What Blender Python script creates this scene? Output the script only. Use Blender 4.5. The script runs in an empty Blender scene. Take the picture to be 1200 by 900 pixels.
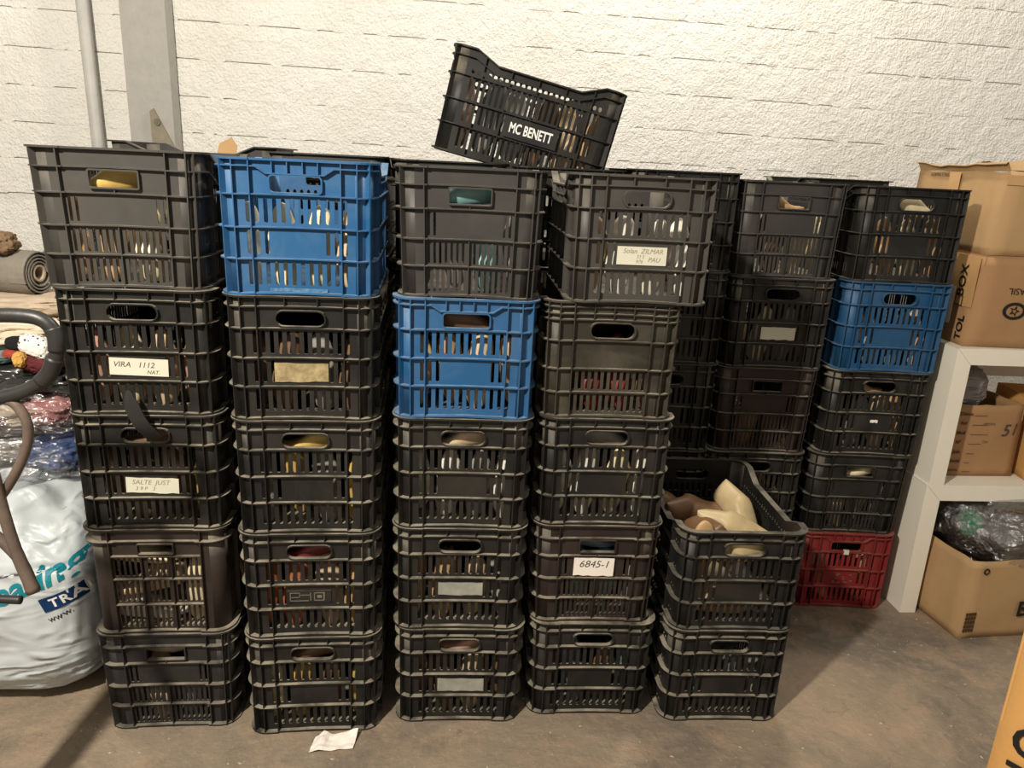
import bpy, bmesh, math, random
from mathutils import Vector, Matrix, Euler, noise
from mathutils.geometry import tessellate_polygon
from mathutils.bvhtree import BVHTree

random.seed(7)
R = math.radians
SC = bpy.context.scene
COL = SC.collection

# ------------------------------------------------------------------ camera
F_PX = 876.3
yaw, pitch, roll = R(4.47), R(16.22), R(2.69)
fw = Vector((math.sin(yaw)*math.cos(pitch), math.cos(yaw)*math.cos(pitch), -math.sin(pitch)))
rt = Vector((math.cos(yaw), -math.sin(yaw), 0.0))
up = rt.cross(fw)
r2 = rt*math.cos(roll) + up*math.sin(roll)
u2 = up*math.cos(roll) - rt*math.sin(roll)
cam_data = bpy.data.cameras.new('camera')
cam = bpy.data.objects.new('camera', cam_data)
COL.objects.link(cam)
m = Matrix((r2, u2, -fw)).transposed().to_4x4()
m.translation = Vector((0, 0, 1.532))
cam.matrix_world = m
cam_data.sensor_fit = 'HORIZONTAL'
cam_data.sensor_width = 36.0
cam_data.lens = 36.0*F_PX/1200.0
cam_data.clip_start = 0.05
SC.camera = cam

# ------------------------------------------------------------------ light
w = bpy.data.worlds.new('world'); SC.world = w
w.use_nodes = True
bg = w.node_tree.nodes['Background']
bg.inputs['Color'].default_value = (1.0, 0.93, 0.82, 1)
bg.inputs['Strength'].default_value = 0.13

def lamp(name, loc, power, radius, col):
    d = bpy.data.lights.new(name, 'POINT')
    d.energy = power; d.shadow_soft_size = radius; d.color = col
    o = bpy.data.objects.new(name, d); COL.objects.link(o); o.location = loc
    return o
lamp('ceiling_lamp', (-1.15, 0.0, 2.75), 160, 0.07, (1.0, 0.92, 0.80))
lamp('ceiling_lamp', (1.10, 2.70, 3.6), 50, 0.12, (1.0, 0.92, 0.80))

SC.view_settings.view_transform = 'Standard'
SC.view_settings.look = 'None'
SC.view_settings.gamma = 1
SC.view_settings.use_curve_mapping = False
SC.view_settings.exposure = 1.55

# ------------------------------------------------------------------ materials
def newmat(name):
    mt = bpy.data.materials.new(name); mt.use_nodes = True
    nt = mt.node_tree
    return mt, nt, nt.nodes['Principled BSDF']
def rgba(c): return (c[0], c[1], c[2], 1)
def srgb(r, g, b):
    f = lambda v: ((v/255.0)/12.92 if v/255.0 <= 0.04045 else ((v/255.0+0.055)/1.055)**2.4)
    return (f(r), f(g), f(b))
def mixc(nt, fac, a, b):
    n = nt.nodes.new('ShaderNodeMix'); n.data_type = 'RGBA'
    for sock, v in ((n.inputs[0], fac), (n.inputs[6], a), (n.inputs[7], b)):
        if hasattr(v, 'is_linked'): nt.links.new(v, sock)
        elif isinstance(v, (int, float)): sock.default_value = v
        else: sock.default_value = rgba(v)
    return n.outputs[2]
def tex_noise(nt, scale, detail=4, rough=0.55, coord='Object', dist=0.0):
    tc = nt.nodes.new('ShaderNodeTexCoord')
    n = nt.nodes.new('ShaderNodeTexNoise')
    n.inputs['Scale'].default_value = scale; n.inputs['Detail'].default_value = detail
    n.inputs['Roughness'].default_value = rough; n.inputs['Distortion'].default_value = dist
    if coord == 'World':
        g = nt.nodes.new('ShaderNodeNewGeometry'); nt.links.new(g.outputs['Position'], n.inputs['Vector'])
    else:
        nt.links.new(tc.outputs[coord], n.inputs['Vector'])
    return n
def ramp(nt, src, a, b, ca=(0, 0, 0), cb=(1, 1, 1)):
    n = nt.nodes.new('ShaderNodeValToRGB')
    n.color_ramp.elements[0].position = a; n.color_ramp.elements[0].color = rgba(ca)
    n.color_ramp.elements[1].position = b; n.color_ramp.elements[1].color = rgba(cb)
    nt.links.new(src, n.inputs[0]); return n.outputs[0]
def math_n(nt, op, a, b):
    n = nt.nodes.new('ShaderNodeMath'); n.operation = op
    for i, v in enumerate((a, b)):
        if hasattr(v, 'is_linked'): nt.links.new(v, n.inputs[i])
        else: n.inputs[i].default_value = v
    return n.outputs[0]
def bump(nt, bsdf, src, strength, dist=0.01):
    b = nt.nodes.new('ShaderNodeBump'); b.inputs['Strength'].default_value = strength
    b.inputs['Distance'].default_value = dist
    nt.links.new(src, b.inputs['Height']); nt.links.new(b.outputs[0], bsdf.inputs['Normal'])

def mat_plastic(name, col, dust=(0.42, 0.37, 0.28), amt=0.8, film=0.05, rough=0.5):
    mt, nt, b = newmat(name)
    g = nt.nodes.new('ShaderNodeNewGeometry')
    sep = nt.nodes.new('ShaderNodeSeparateXYZ'); nt.links.new(g.outputs['Normal'], sep.inputs[0])
    upf = ramp(nt, sep.outputs['Z'], 0.35, 0.9)
    n1 = tex_noise(nt, 14, 5, 0.6, 'World')
    patch = ramp(nt, n1.outputs[0], 0.25, 0.62)
    f1 = math_n(nt, 'MULTIPLY', math_n(nt, 'MULTIPLY', upf, patch), amt)
    n2 = tex_noise(nt, 6, 6, 0.65, 'World', 0.6)
    f2 = math_n(nt, 'MULTIPLY', ramp(nt, n2.outputs[0], 0.42, 0.75), film)
    fac = math_n(nt, 'MAXIMUM', f1, f2)
    oi = nt.nodes.new('ShaderNodeObjectInfo')
    c = mixc(nt, fac, col, dust)
    nt.links.new(c, b.inputs['Base Color'])
    rr_ = math_n(nt, 'ADD', math_n(nt, 'MULTIPLY', fac, 0.4), rough)
    nt.links.new(rr_, b.inputs['Roughness'])
    b.inputs['Specular IOR Level'].default_value = 0.35
    return mt
def mat_plain(name, col, rough=0.7, var=0.15, scale=9, bumpamt=0.0, bscale=60, spec=0.3, sheen=0):
    mt, nt, b = newmat(name)
    n = tex_noise(nt, scale, 5, 0.6)
    dark = tuple(v*(1-var) for v in col); lite = tuple(min(1, v*(1+var)) for v in col)
    nt.links.new(mixc(nt, ramp(nt, n.outputs[0], 0.3, 0.7), dark, lite), b.inputs['Base Color'])
    b.inputs['Roughness'].default_value = rough
    b.inputs['Specular IOR Level'].default_value = spec
    if bumpamt:
        n2 = tex_noise(nt, bscale, 4, 0.6)
        bump(nt, b, n2.outputs[0], bumpamt, 0.01)
    return mt

M = {}
M['black'] = mat_plastic('black_plastic', (0.011, 0.0105, 0.0095))
M['charcoal'] = mat_plastic('charcoal_plastic', (0.036, 0.034, 0.032), amt=0.6)
M['greybrown'] = mat_plastic('grey_brown_plastic', (0.050, 0.046, 0.041), amt=0.6)
M['dustbrown'] = mat_plastic('dusty_brown_plastic', (0.030, 0.026, 0.019), film=0.15)
M['maroon'] = mat_plastic('maroon_plastic', (0.024, 0.016, 0.014))
M['slate'] = mat_plastic('slate_plastic', (0.020, 0.019, 0.019), amt=0.6)
M['deepblack'] = mat_plastic('deep_black_plastic', (0.010, 0.010, 0.010), amt=0.45)
M['blue'] = mat_plastic('blue_plastic', (0.014, 0.088, 0.215), dust=(0.42, 0.50, 0.58), amt=0.5, film=0.10)
M['blue2'] = mat_plastic('deep_blue_plastic', (0.012, 0.070, 0.165), dust=(0.30, 0.36, 0.42), amt=0.5, film=0.08)
M['red'] = mat_plastic('red_plastic', (0.20, 0.014, 0.016), dust=(0.30, 0.17, 0.12), amt=0.5, film=0.15)
M['paper'] = mat_plain('label_paper', srgb(205, 203, 184), 0.8, 0.06)
M['whitepaper'] = mat_plain('white_paper', srgb(238, 230, 220), 0.8, 0.04)
M['greypaper'] = mat_plain('grey_sticker', srgb(150, 150, 138), 0.7, 0.2, 30)
M['ink'] = mat_plain('ink', srgb(70, 66, 60), 0.8, 0.0)
M['faintink'] = mat_plain('faint_ink', srgb(140, 132, 112), 0.8, 0.0)
M['blackink'] = mat_plain('black_print', (0.012, 0.010, 0.009), 0.6, 0.0)
M['whiteprint'] = mat_plain('white_print', srgb(232, 230, 225), 0.6, 0.0)
M['brownink'] = mat_plain('brown_print', srgb(78, 52, 30), 0.8, 0.0)
M['scratch'] = mat_plain('scratched_residue', srgb(112, 108, 94), 0.8, 0.2, 40)
M['tealprint'] = mat_plain('teal_print', srgb(20, 125, 140), 0.5, 0.1)
M['navyprint'] = mat_plain('navy_print', srgb(12, 48, 92), 0.5, 0.1)
M['steel'] = mat_plain('grey_paint', srgb(166, 163, 156), 0.6, 0.06, 20, 0.15, 60)
M['pipe'] = mat_plain('conduit_grey', srgb(186, 184, 178), 0.5, 0.06, 20, 0.1, 60)
M['steel2'] = mat_plain('bracket_paint', srgb(136, 128, 110), 0.6, 0.14, 40)
M['whitelam'] = mat_plain('white_laminate', srgb(234, 228, 212), 0.45, 0.03, 5)
M['card'] = mat_plain('cardboard', srgb(178, 146, 106), 0.85, 0.08, 5, 0.10, 90, 0.15)
M['card2'] = mat_plain('dark_cardboard', srgb(162, 126, 90), 0.85, 0.10, 5, 0.10, 90, 0.15)
M['card3'] = mat_plain('orange_cardboard', srgb(196, 148, 88), 0.85, 0.06, 5, 0.08, 90, 0.15)
M['tape'] = mat_plain('packing_tape', srgb(196, 156, 106), 0.3, 0.06, 12, 0, 60, 0.5)
M['greentape'] = mat_plain('green_tape', srgb(70, 96, 58), 0.5, 0.1)
M['rubber'] = mat_plain('black_rubber', (0.022, 0.022, 0.020), 0.42, 0.2, 20, 0.05, 80, 0.5)
M['tube'] = mat_plain('worn_brown_tube', srgb(98, 84, 74), 0.5, 0.25, 18, 0.1, 60, 0.5)
M['strap'] = mat_plain('black_strap', (0.02, 0.019, 0.017), 0.6, 0.2)

LASTC = {'cream': srgb(228, 212, 172), 'white': srgb(226, 220, 205), 'beige': srgb(202, 176, 142), 'tan': srgb(186, 150, 108),
         'brown': srgb(112, 84, 60), 'yellow': srgb(192, 160, 88), 'orange': srgb(168, 98, 62), 'teal': srgb(112, 150, 148),
         'red': srgb(120, 52, 48), 'grey': srgb(140, 136, 128), 'shaded cream': srgb(184, 164, 124), 'pink': srgb(178, 136, 118), 'slate blue': srgb(112, 124, 128)}  # darker cream for the open crate's heap, shade put into its colour
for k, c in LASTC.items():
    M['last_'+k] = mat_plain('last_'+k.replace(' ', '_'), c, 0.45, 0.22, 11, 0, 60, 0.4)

def mat_wall():
    mt, nt, b = newmat('whitewashed_wall')
    n = tex_noise(nt, 2.2, 4, 0.6, 'World')
    c = mixc(nt, ramp(nt, n.outputs[0], 0.3, 0.7), srgb(236, 233, 224), srgb(248, 246, 239))
    nt.links.new(c, b.inputs['Base Color'])
    b.inputs['Roughness'].default_value = 0.75; b.inputs['Specular IOR Level'].default_value = 0.25
    n2 = tex_noise(nt, 85, 5, 0.6, 'World', 0.0)
    n3 = tex_noise(nt, 24, 4, 0.6, 'World', 0.2)
    h = math_n(nt, 'ADD', n2.outputs[0], math_n(nt, 'MULTIPLY', n3.outputs[0], 1.2))
    bump(nt, b, h, 0.8, 0.016)
    return mt
M['wall'] = mat_wall()
def mat_floor():
    mt, nt, b = newmat('worn_concrete')
    n = tex_noise(nt, 1.6, 6, 0.65, 'World', 0.8)
    c = mixc(nt, ramp(nt, n.outputs[0], 0.35, 0.68), srgb(112, 104, 92), srgb(162, 144, 122))
    n4 = tex_noise(nt, 5.5, 6, 0.7, 'World', 0.4)
    c = mixc(nt, math_n(nt, 'MULTIPLY', ramp(nt, n4.outputs[0], 0.48, 0.7), 0.6), c, srgb(176, 148, 122))
    n2 = tex_noise(nt, 38, 6, 0.7, 'World')
    c = mixc(nt, math_n(nt, 'MULTIPLY', ramp(nt, n2.outputs[0], 0.52, 0.75), 0.5), c, srgb(176, 156, 134))
    n3 = tex_noise(nt, 9, 5, 0.7, 'World', 1.0)
    c = mixc(nt, math_n(nt, 'MULTIPLY', ramp(nt, n3.outputs[0], 0.58, 0.74), 0.55), c, srgb(92, 86, 76))
    nt.links.new(c, b.inputs['Base Color'])
    b.inputs['Roughness'].default_value = 0.7; b.inputs['Specular IOR Level'].default_value = 0.3
    h = math_n(nt, 'ADD', n2.outputs[0], math_n(nt, 'MULTIPLY', n.outputs[0], 2.0))
    bump(nt, b, h, 0.5, 0.012)
    return mt
M['floor'] = mat_floor()
def mat_sack(name, col, rough=0.35, wr=9.0, strength=0.8, spec=0.5, var=0.12):
    mt, nt, b = newmat(name)
    n = tex_noise(nt, 4, 4, 0.6)
    nt.links.new(mixc(nt, ramp(nt, n.outputs[0], 0.3, 0.7), tuple(v*(1-var) for v in col), col), b.inputs['Base Color'])
    b.inputs['Roughness'].default_value = rough; b.inputs['Specular IOR Level'].default_value = spec
    mp = nt.nodes.new('ShaderNodeMapping'); tc = nt.nodes.new('ShaderNodeTexCoord')
    mp.inputs['Scale'].default_value = (0.7, 0.7, 2.2); mp.inputs['Rotation'].default_value = (0, 0.25, 0)
    nt.links.new(tc.outputs['Object'], mp.inputs['Vector'])
    n2 = nt.nodes.new('ShaderNodeTexNoise'); n2.inputs['Scale'].default_value = wr
    n2.inputs['Detail'].default_value = 5; n2.inputs['Distortion'].default_value = 1.6
    try: n2.noise_type = 'RIDGED_MULTIFRACTAL'
    except Exception: pass
    nt.links.new(mp.outputs[0], n2.inputs['Vector'])
    bump(nt, b, n2.outputs[0], strength, 0.02)
    return mt
M['sack'] = mat_sack('white_sack_plastic', srgb(196, 203, 205), 0.38, 7.0, 1.0)
M['blackbag'] = mat_sack('black_bag_plastic', (0.03, 0.03, 0.028), 0.22, 8, 1.0, 0.8)
M['greybag'] = mat_sack('grey_bag_plastic', srgb(132, 126, 126), 0.3, 14, 1.0, 0.6)
M['pinkbag'] = mat_sack('pinkish_clear_bag', srgb(196, 172, 160), 0.3, 8, 0.9, 0.6, 0.3)
def mat_film():
    mt, nt, b = newmat('clear_film')
    out = nt.nodes['Material Output']
    tr = nt.nodes.new('ShaderNodeBsdfTransparent'); gl = nt.nodes.new('ShaderNodeBsdfGlossy')
    gl.inputs['Roughness'].default_value = 0.16
    n2 = tex_noise(nt, 12, 5, 0.6, 'Object', 1.5)
    bm_ = nt.nodes.new('ShaderNodeBump'); bm_.inputs['Strength'].default_value = 1.0; bm_.inputs['Distance'].default_value = 0.03
    nt.links.new(n2.outputs[0], bm_.inputs['Height']); nt.links.new(bm_.outputs[0], gl.inputs['Normal'])
    mx = nt.nodes.new('ShaderNodeMixShader'); mx.inputs[0].default_value = 0.34
    nt.links.new(tr.outputs[0], mx.inputs[1]); nt.links.new(gl.outputs[0], mx.inputs[2])
    nt.links.new(mx.outputs[0], out.inputs['Surface'])
    return mt
M['film'] = mat_film()
def cloth(name, col): 
    M[name] = mat_plain(name, col, 0.9, 0.2, 10, 0.5, 14, 0.1)
cloth('teal_cloth', srgb(120, 142, 140)); cloth('red_cloth', srgb(150, 66, 56)); cloth('yellow_cloth', srgb(196, 152, 84))
cloth('maroon_cloth', srgb(92, 44, 46)); cloth('beige_cloth', srgb(176, 160, 140)); cloth('grey_cloth', srgb(128, 122, 112))
cloth('blue_cloth', srgb(76, 98, 142)); cloth('black_cloth', srgb(34, 34, 34)); cloth('pink_cloth', srgb(186, 130, 128))
cloth('cream_cloth', srgb(206, 192, 170)); cloth('green_cloth', srgb(24, 110, 76)); cloth('brown_cloth', srgb(122, 100, 78)); cloth('dark_cloth', srgb(50, 46, 48))
def mat_dots():
    mt, nt, b = newmat('dotted_cloth')
    tc = nt.nodes.new('ShaderNodeTexCoord'); v = nt.nodes.new('ShaderNodeTexVoronoi')
    v.inputs['Scale'].default_value = 75; v.inputs['Randomness'].default_value = 0.25
    nt.links.new(tc.outputs['Object'], v.inputs['Vector'])
    c = mixc(nt, ramp(nt, v.outputs['Distance'], 0.22, 0.3), (0.05, 0.05, 0.05), srgb(232, 228, 220))
    nt.links.new(c, b.inputs['Base Color']); b.inputs['Roughness'].default_value = 0.85
    return mt
M['dots'] = mat_dots()

# ------------------------------------------------------------------ object helpers
def mesh(name, verts, faces, smooth=False):
    me = bpy.data.meshes.new(name)
    me.from_pydata([tuple(v) for v in verts], [], faces)
    me.update()
    me.materials.append(None)
    if smooth:
        for p in me.polygons: p.use_smooth = True
    return me
def obj(name, me, mat, parent=None, loc=None, rot=None):
    o = bpy.data.objects.new(name, me); COL.objects.link(o)
    if mat is not None:
        o.material_slots[0].link = 'OBJECT'; o.material_slots[0].material = M[mat] if isinstance(mat, str) else mat
    if parent is not None: o.parent = parent
    if loc is not None: o.location = loc
    if rot is not None: o.rotation_euler = rot
    return o
def tag(o, label, cat, group=None):
    o['label'] = label; o['category'] = cat
    if group: o['group'] = group
    return o
def thing(name, label, cat, loc=(0, 0, 0), rot=(0, 0, 0), group=None):
    o = bpy.data.objects.new(name, None); COL.objects.link(o)
    o.empty_display_size = 0.05
    o.location = loc; o.rotation_euler = rot
    return tag(o, label, cat, group)
class MB:
    def __init__(s): s.v = []; s.f = []
    def add(s, vs, fs):
        k = len(s.v); s.v += [Vector(v) for v in vs]; s.f += [tuple(i+k for i in f) for f in fs]
    def box(s, x0, x1, y0, y1, z0, z1):
        s.add([(x0,y0,z0),(x1,y0,z0),(x1,y1,z0),(x0,y1,z0),(x0,y0,z1),(x1,y0,z1),(x1,y1,z1),(x0,y1,z1)],
              [(0,3,2,1),(4,5,6,7),(0,1,5,4),(1,2,6,5),(2,3,7,6),(3,0,4,7)])
    def xf(s, fn): s.v = [Vector(fn(v)) for v in s.v]
    def mesh(s, name, smooth=False): return mesh(name, s.v, s.f, smooth)
def tube(path, rad, n=10, closed=False, cap=True):
    """swept tube through points; rad a number or a list"""
    pts = [Vector(p) for p in path]; k = len(pts); mb = MB(); vs = []
    prev = None
    for i, p in enumerate(pts):
        a = pts[(i-1) % k] if (closed or i > 0) else p
        b = pts[(i+1) % k] if (closed or i < k-1) else p
        t = (b-a).normalized()
        if prev is None:
            ref = Vector((0, 0, 1)) if abs(t.z) < 0.9 else Vector((1, 0, 0))
            nx = t.cross(ref).normalized()
        else: nx = (prev - t*prev.dot(t)).normalized()
        prev = nx; ny = t.cross(nx); r = rad[i] if isinstance(rad, (list, tuple)) else rad
        for j in range(n):
            a_ = 2*math.pi*j/n
            vs.append(p + (nx*math.cos(a_) + ny*math.sin(a_))*r)
    fs = []
    for i in range(k if closed else k-1):
        for j in range(n):
            a0 = i*n+j; a1 = i*n+(j+1) % n; b0 = ((i+1) % k)*n+j; b1 = ((i+1) % k)*n+(j+1) % n
            fs.append((a0, a1, b1, b0))
    if cap and not closed:
        fs.append(tuple(reversed(range(n)))); fs.append(tuple((k-1)*n+j for j in range(n)))
    mb.add(vs, fs); return mb
def smooth_path(pts, sub=6):
    P = [Vector(p) for p in pts]; out = []
    for i in range(len(P)-1):
        p0 = P[max(i-1, 0)]; p1 = P[i]; p2 = P[i+1]; p3 = P[min(i+2, len(P)-1)]
        for s in range(sub):
            t = s/sub
            out.append(0.5*((2*p1) + (p2-p0)*t + (2*p0-5*p1+4*p2-p3)*t*t + (3*p1-p0-3*p2+p3)*t**3))
    out.append(P[-1]); return out
_txt = {}
def text_mb(body, size, bold=0.0, shear=0.0, space=1.0, sx=1.0):
    """flat lettering in the XZ plane facing -Y, centred"""
    cu = bpy.data.curves.new('text', 'FONT'); cu.body = body; cu.size = size
    cu.align_x = 'CENTER'; cu.align_y = 'CENTER'; cu.resolution_u = 3
    cu.offset = bold; cu.shear = shear; cu.space_character = space
    o = bpy.data.objects.new('text', cu); COL.objects.link(o)
    bpy.context.view_layer.update()
    me = bpy.data.meshes.new_from_object(o.evaluated_get(bpy.context.evaluated_depsgraph_get()))
    bpy.data.objects.remove(o)
    mb = MB(); mb.add([(v.co.x*sx, 0, v.co.y) for v in me.vertices], [tuple(p.vertices) for p in me.polygons])
    bpy.data.meshes.remove(me)
    return mb
def text_obj(body, size, mat, parent, loc, rot=(0, 0, 0), name='lettering', **kw):
    return obj(name, text_mb(body, size, **kw).mesh(name), mat, parent, loc, rot)

# ------------------------------------------------------------------ setting: floor, wall, column, pipe
mb = MB()
mb.box(-4.0, 4.5, -3.0, 3.75, -0.1, 0.0)
o = obj('floor', mb.mesh('floor'), 'floor'); o['kind'] = 'structure'
o['label'] = 'worn stained brown-grey concrete floor'
WY = 3.60
mb = MB(); mb.box(-4.0, 4.5, WY+0.013, WY+0.2, 0.0, 3.2)
wall = obj('wall_back', mb.mesh('wall_back'), 'wall'); wall['kind'] = 'structure'
wall['label'] = 'rough whitewashed block wall behind the crates'
BL, BH = 0.305, 0.153
def block_mesh(seed):
    nx, nz = 26, 10; vs = []; fs = []
    for j in range(nz+1):
        for i in range(nx+1):
            u = i/nx; v = j/nz; x = (u-0.5)*BL
            z = (v-0.5)*BH
            open_ = 1.0 if (0.07+0.06*noise.noise((seed, 1, 0)) < u < 0.90+0.08*noise.noise((seed, 2, 0))) else 0.0
            if noise.noise((seed*3.1, u*2.5, 0.3)) < -0.14 or seed % 5 == 0: open_ = 0.0
            drop = 0.0
            if j == 0:
                z += (0.0048+0.0018*noise.noise((seed, x*40, 2)))*open_; drop = 0.001*open_
            if j == nz: drop = 0.002*open_
            y = -0.002*noise.noise((x*22+seed*9, z*22, 0)) - 0.0012*noise.noise((x*60+seed*9, z*60, 4)) + drop
            if i in (0, nx): y = drop*0.0
            vs.append((x, y, z))
    n = (nx+1)*(nz+1); front = list(vs)
    for j in range(nz):
        for i in range(nx):
            a = j*(nx+1)+i; fs.append((a, a+1, a+nx+2, a+nx+1))
    for j in (0, nz):
        for i in range(nx):
            p, q = front[j*(nx+1)+i], front[j*(nx+1)+i+1]; k = len(vs)
            vs += [p, q, (q[0], 0.015, q[2]), (p[0], 0.015, p[2])]
            fs.append((k, k+3, k+2, k+1) if j == 0 else (k, k+1, k+2, k+3))
    return mesh('block', vs, fs, True)
BM_ = [block_mesh(k+1) for k in range(14)]
tl = R(0.95)
for row in range(-3, 7):
    for c in range(-9, 11):
        u = c*BL + (BL/2 if row % 2 else 0) + 0.1; v = row*BH + 0.5*BH
        X = u*math.cos(tl) + v*math.sin(tl); Z = 1.742 + v*math.cos(tl) - u*math.sin(tl)
        if X < -2.55 or X > 3.2 or Z > 2.66 or Z < 1.25: continue
        obj('block', random.choice(BM_), 'wall', wall, (X, WY, Z), (0, tl, 0))

# steel column with gusset bracket, conduit
t = thing('steel_column', 'grey painted steel column standing against the white wall', 'column', (-1.334, 3.5, 0))
t['kind'] = 'structure'
mb = MB(); mb.box(-0.092, 0.092, 0.0, 0.006, 0, 3.1); mb.box(-0.092, -0.086, 0.006, 0.085, 0, 3.1); mb.box(0.086, 0.092, 0.006, 0.085, 0, 3.1)
obj('column_shaft', mb.mesh('column_shaft'), 'steel', t)
mb = MB(); mb.add([(0.0,-0.012,1.69),(0.016,-0.012,1.70),(0.105,-0.012,1.52),(0.0,-0.012,1.52),(0.0,0,1.69),(0.016,0,1.70),(0.105,0,1.52),(0.0,0,1.52)],
                  [(0,3,2,1),(4,5,6,7),(0,1,5,4),(1,2,6,5),(2,3,7,6),(3,0,4,7)])
o = obj('gusset_plate', mb.mesh('gusset_plate'), 'steel2', t); o['label'] = 'triangular grey bracket plate'
mb = tube([(0.03, -0.013, 1.645), (0.03, -0.020, 1.645)], 0.014, 14)
obj('bolt', mb.mesh('bolt'), 'scratch', o)
t = thing('conduit', 'grey vertical conduit pipe running down the white wall', 'pipe', (-1.585, 3.558, 0))
t['kind'] = 'structure'
obj('pipe', tube([(0.006, 0, 0.0), (-0.020, 0, 3.1)], 0.026, 16).mesh('pipe', True), 'pipe', t)

# ------------------------------------------------------------------ crates
W, D, H = 0.366, 0.55, 0.3045
RIB = 0.015; RC = 0.052
def prism(outer, holes, t):
    """polygon with holes in (u,v) -> verts (u, w, v), w 0..t"""
    loops = [outer]+holes
    tri = tessellate_polygon([[Vector((p[0], p[1], 0)) for p in l] for l in loops])
    flat = [p for l in loops for p in l]; n = len(flat); mb = MB()
    vs = [(p[0], 0.0, p[1]) for p in flat]+[(p[0], t, p[1]) for p in flat]; fs = []
    for a, b, c in tri:
        A, B, C = flat[a], flat[b], flat[c]
        s = (B[0]-A[0])*(C[1]-A[1])-(B[1]-A[1])*(C[0]-A[0])
        if abs(s) < 1e-12: continue
        if s < 0: b, c = c, b
        fs.append((a, b, c)); fs.append((n+a, n+c, n+b))
    k = 0
    for l in loops:
        m_ = len(l)
        for i in range(m_):
            a = k+i; b = k+(i+1) % m_; fs.append((a, n+a, n+b, b))
        k += m_
    mb.add(vs, fs); return mb
def stadium(cx, cz, w_, h_, n=4, r=None):
    r = min(w_, h_)/2 if r is None else r; pts = []
    for qx, qz, a0 in ((1, 1, 0), (-1, 1, 90), (-1, -1, 180), (1, -1, 270)):
        for i in range(n):
            a = R(a0+90*i/(n-1)); pts.append((cx+qx*(w_/2-r)+r*math.cos(a), cz+qz*(h_/2-r)+r*math.sin(a)))
    out = [pts[0]]
    for p in pts[1:]:
        if (p[0]-out[-1][0])**2+(p[1]-out[-1][1])**2 > 1e-10: out.append(p)
    if (out[0][0]-out[-1][0])**2+(out[0][1]-out[-1][1])**2 < 1e-10: out.pop()
    return out
def slots(x0, x1, z0, z1, n, w_, skip=()):
    return [stadium(x0+(x1-x0)*i/(n-1), (z0+z1)/2, w_, z1-z0, 3) for i in range(n) if i not in skip]
def rrpath(off, rec=0.0):
    """rounded rectangle, ccw; straight runs subdivided; returns (x,y)"""
    hx, hy, r = W/2-off, D/2-off, RC-off
    P = []
    a = W/2-RC
    xs = [-a, -0.100, -0.097, 0.0, 0.097, 0.100]
    for x in xs: P.append((x, -hy+(rec if abs(x) < 0.099 else 0)))
    def arc(cx, cy, a0):
        for i in range(7): P.append((cx+r*math.cos(R(a0+15*i)), cy+r*math.sin(R(a0+15*i))))
    b = D/2-RC
    arc(a, -b, -90)
    for y in (-0.20, -0.165, -0.13, -0.05, 0.05, 0.13, 0.165, 0.20): P.append((hx, y))
    arc(a, b, 0)
    for x in reversed(xs[1:]): P.append((x, hy-(rec if abs(x) < 0.099 else 0)))
    arc(-a, b, 90)
    for y in (0.20, 0.165, 0.13, 0.05, -0.05, -0.13, -0.165, -0.20): P.append((-hx, y))
    arc(-a, -b, 180)
    out = [P[0]]
    for p in P[1:]:
        if (p[0]-out[-1][0])**2+(p[1]-out[-1][1])**2 > 1e-12: out.append(p)
    if (out[0][0]-out[-1][0])**2+(out[0][1]-out[-1][1])**2 < 1e-12: out.pop()
    return out
DIP = 0.030
def dipz(x, y):
    if abs(x) < W/2-RC*0.9: return 0.0
    a = abs(y)
    if a < 0.13: return -DIP
    if a < 0.20: return -DIP*(0.20-a)/0.07
    return 0.0
def ring(z0, z1, off0, off1, rec=0.004, dip=False, tap=0.0, wave=0.0):
    A = rrpath(off0, rec); B = rrpath(off1, 0.0); n = len(A); mb = MB(); vs = []
    for (P, z) in ((A, z0), (A, z1), (B, z1), (B, z0)):
        for x, y in P:
            s = 1+tap*(z/H-1)
            dz = dipz(x, y) if dip else 0
            if wave and abs(x) < 0.13 and abs(y) > D/2-RC: dz += wave*(1-(x/0.13)**2)
            vs.append((x*s, y*s, z+dz))
    fs = []
    for k in range(4):
        for i in range(n):
            j = (i+1) % n; q = ((k+1) % 4)*n
            fs.append((k*n+i, k*n+j, q+j, q+i))
    mb.add(vs, fs); return mb
def taper(mb, tap):
    if tap:
        mb.xf(lambda v: (v.x*(1+tap*(v.z/H-1)), v.y*(1+tap*(v.z/H-1)), v.z))
    return mb

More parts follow.
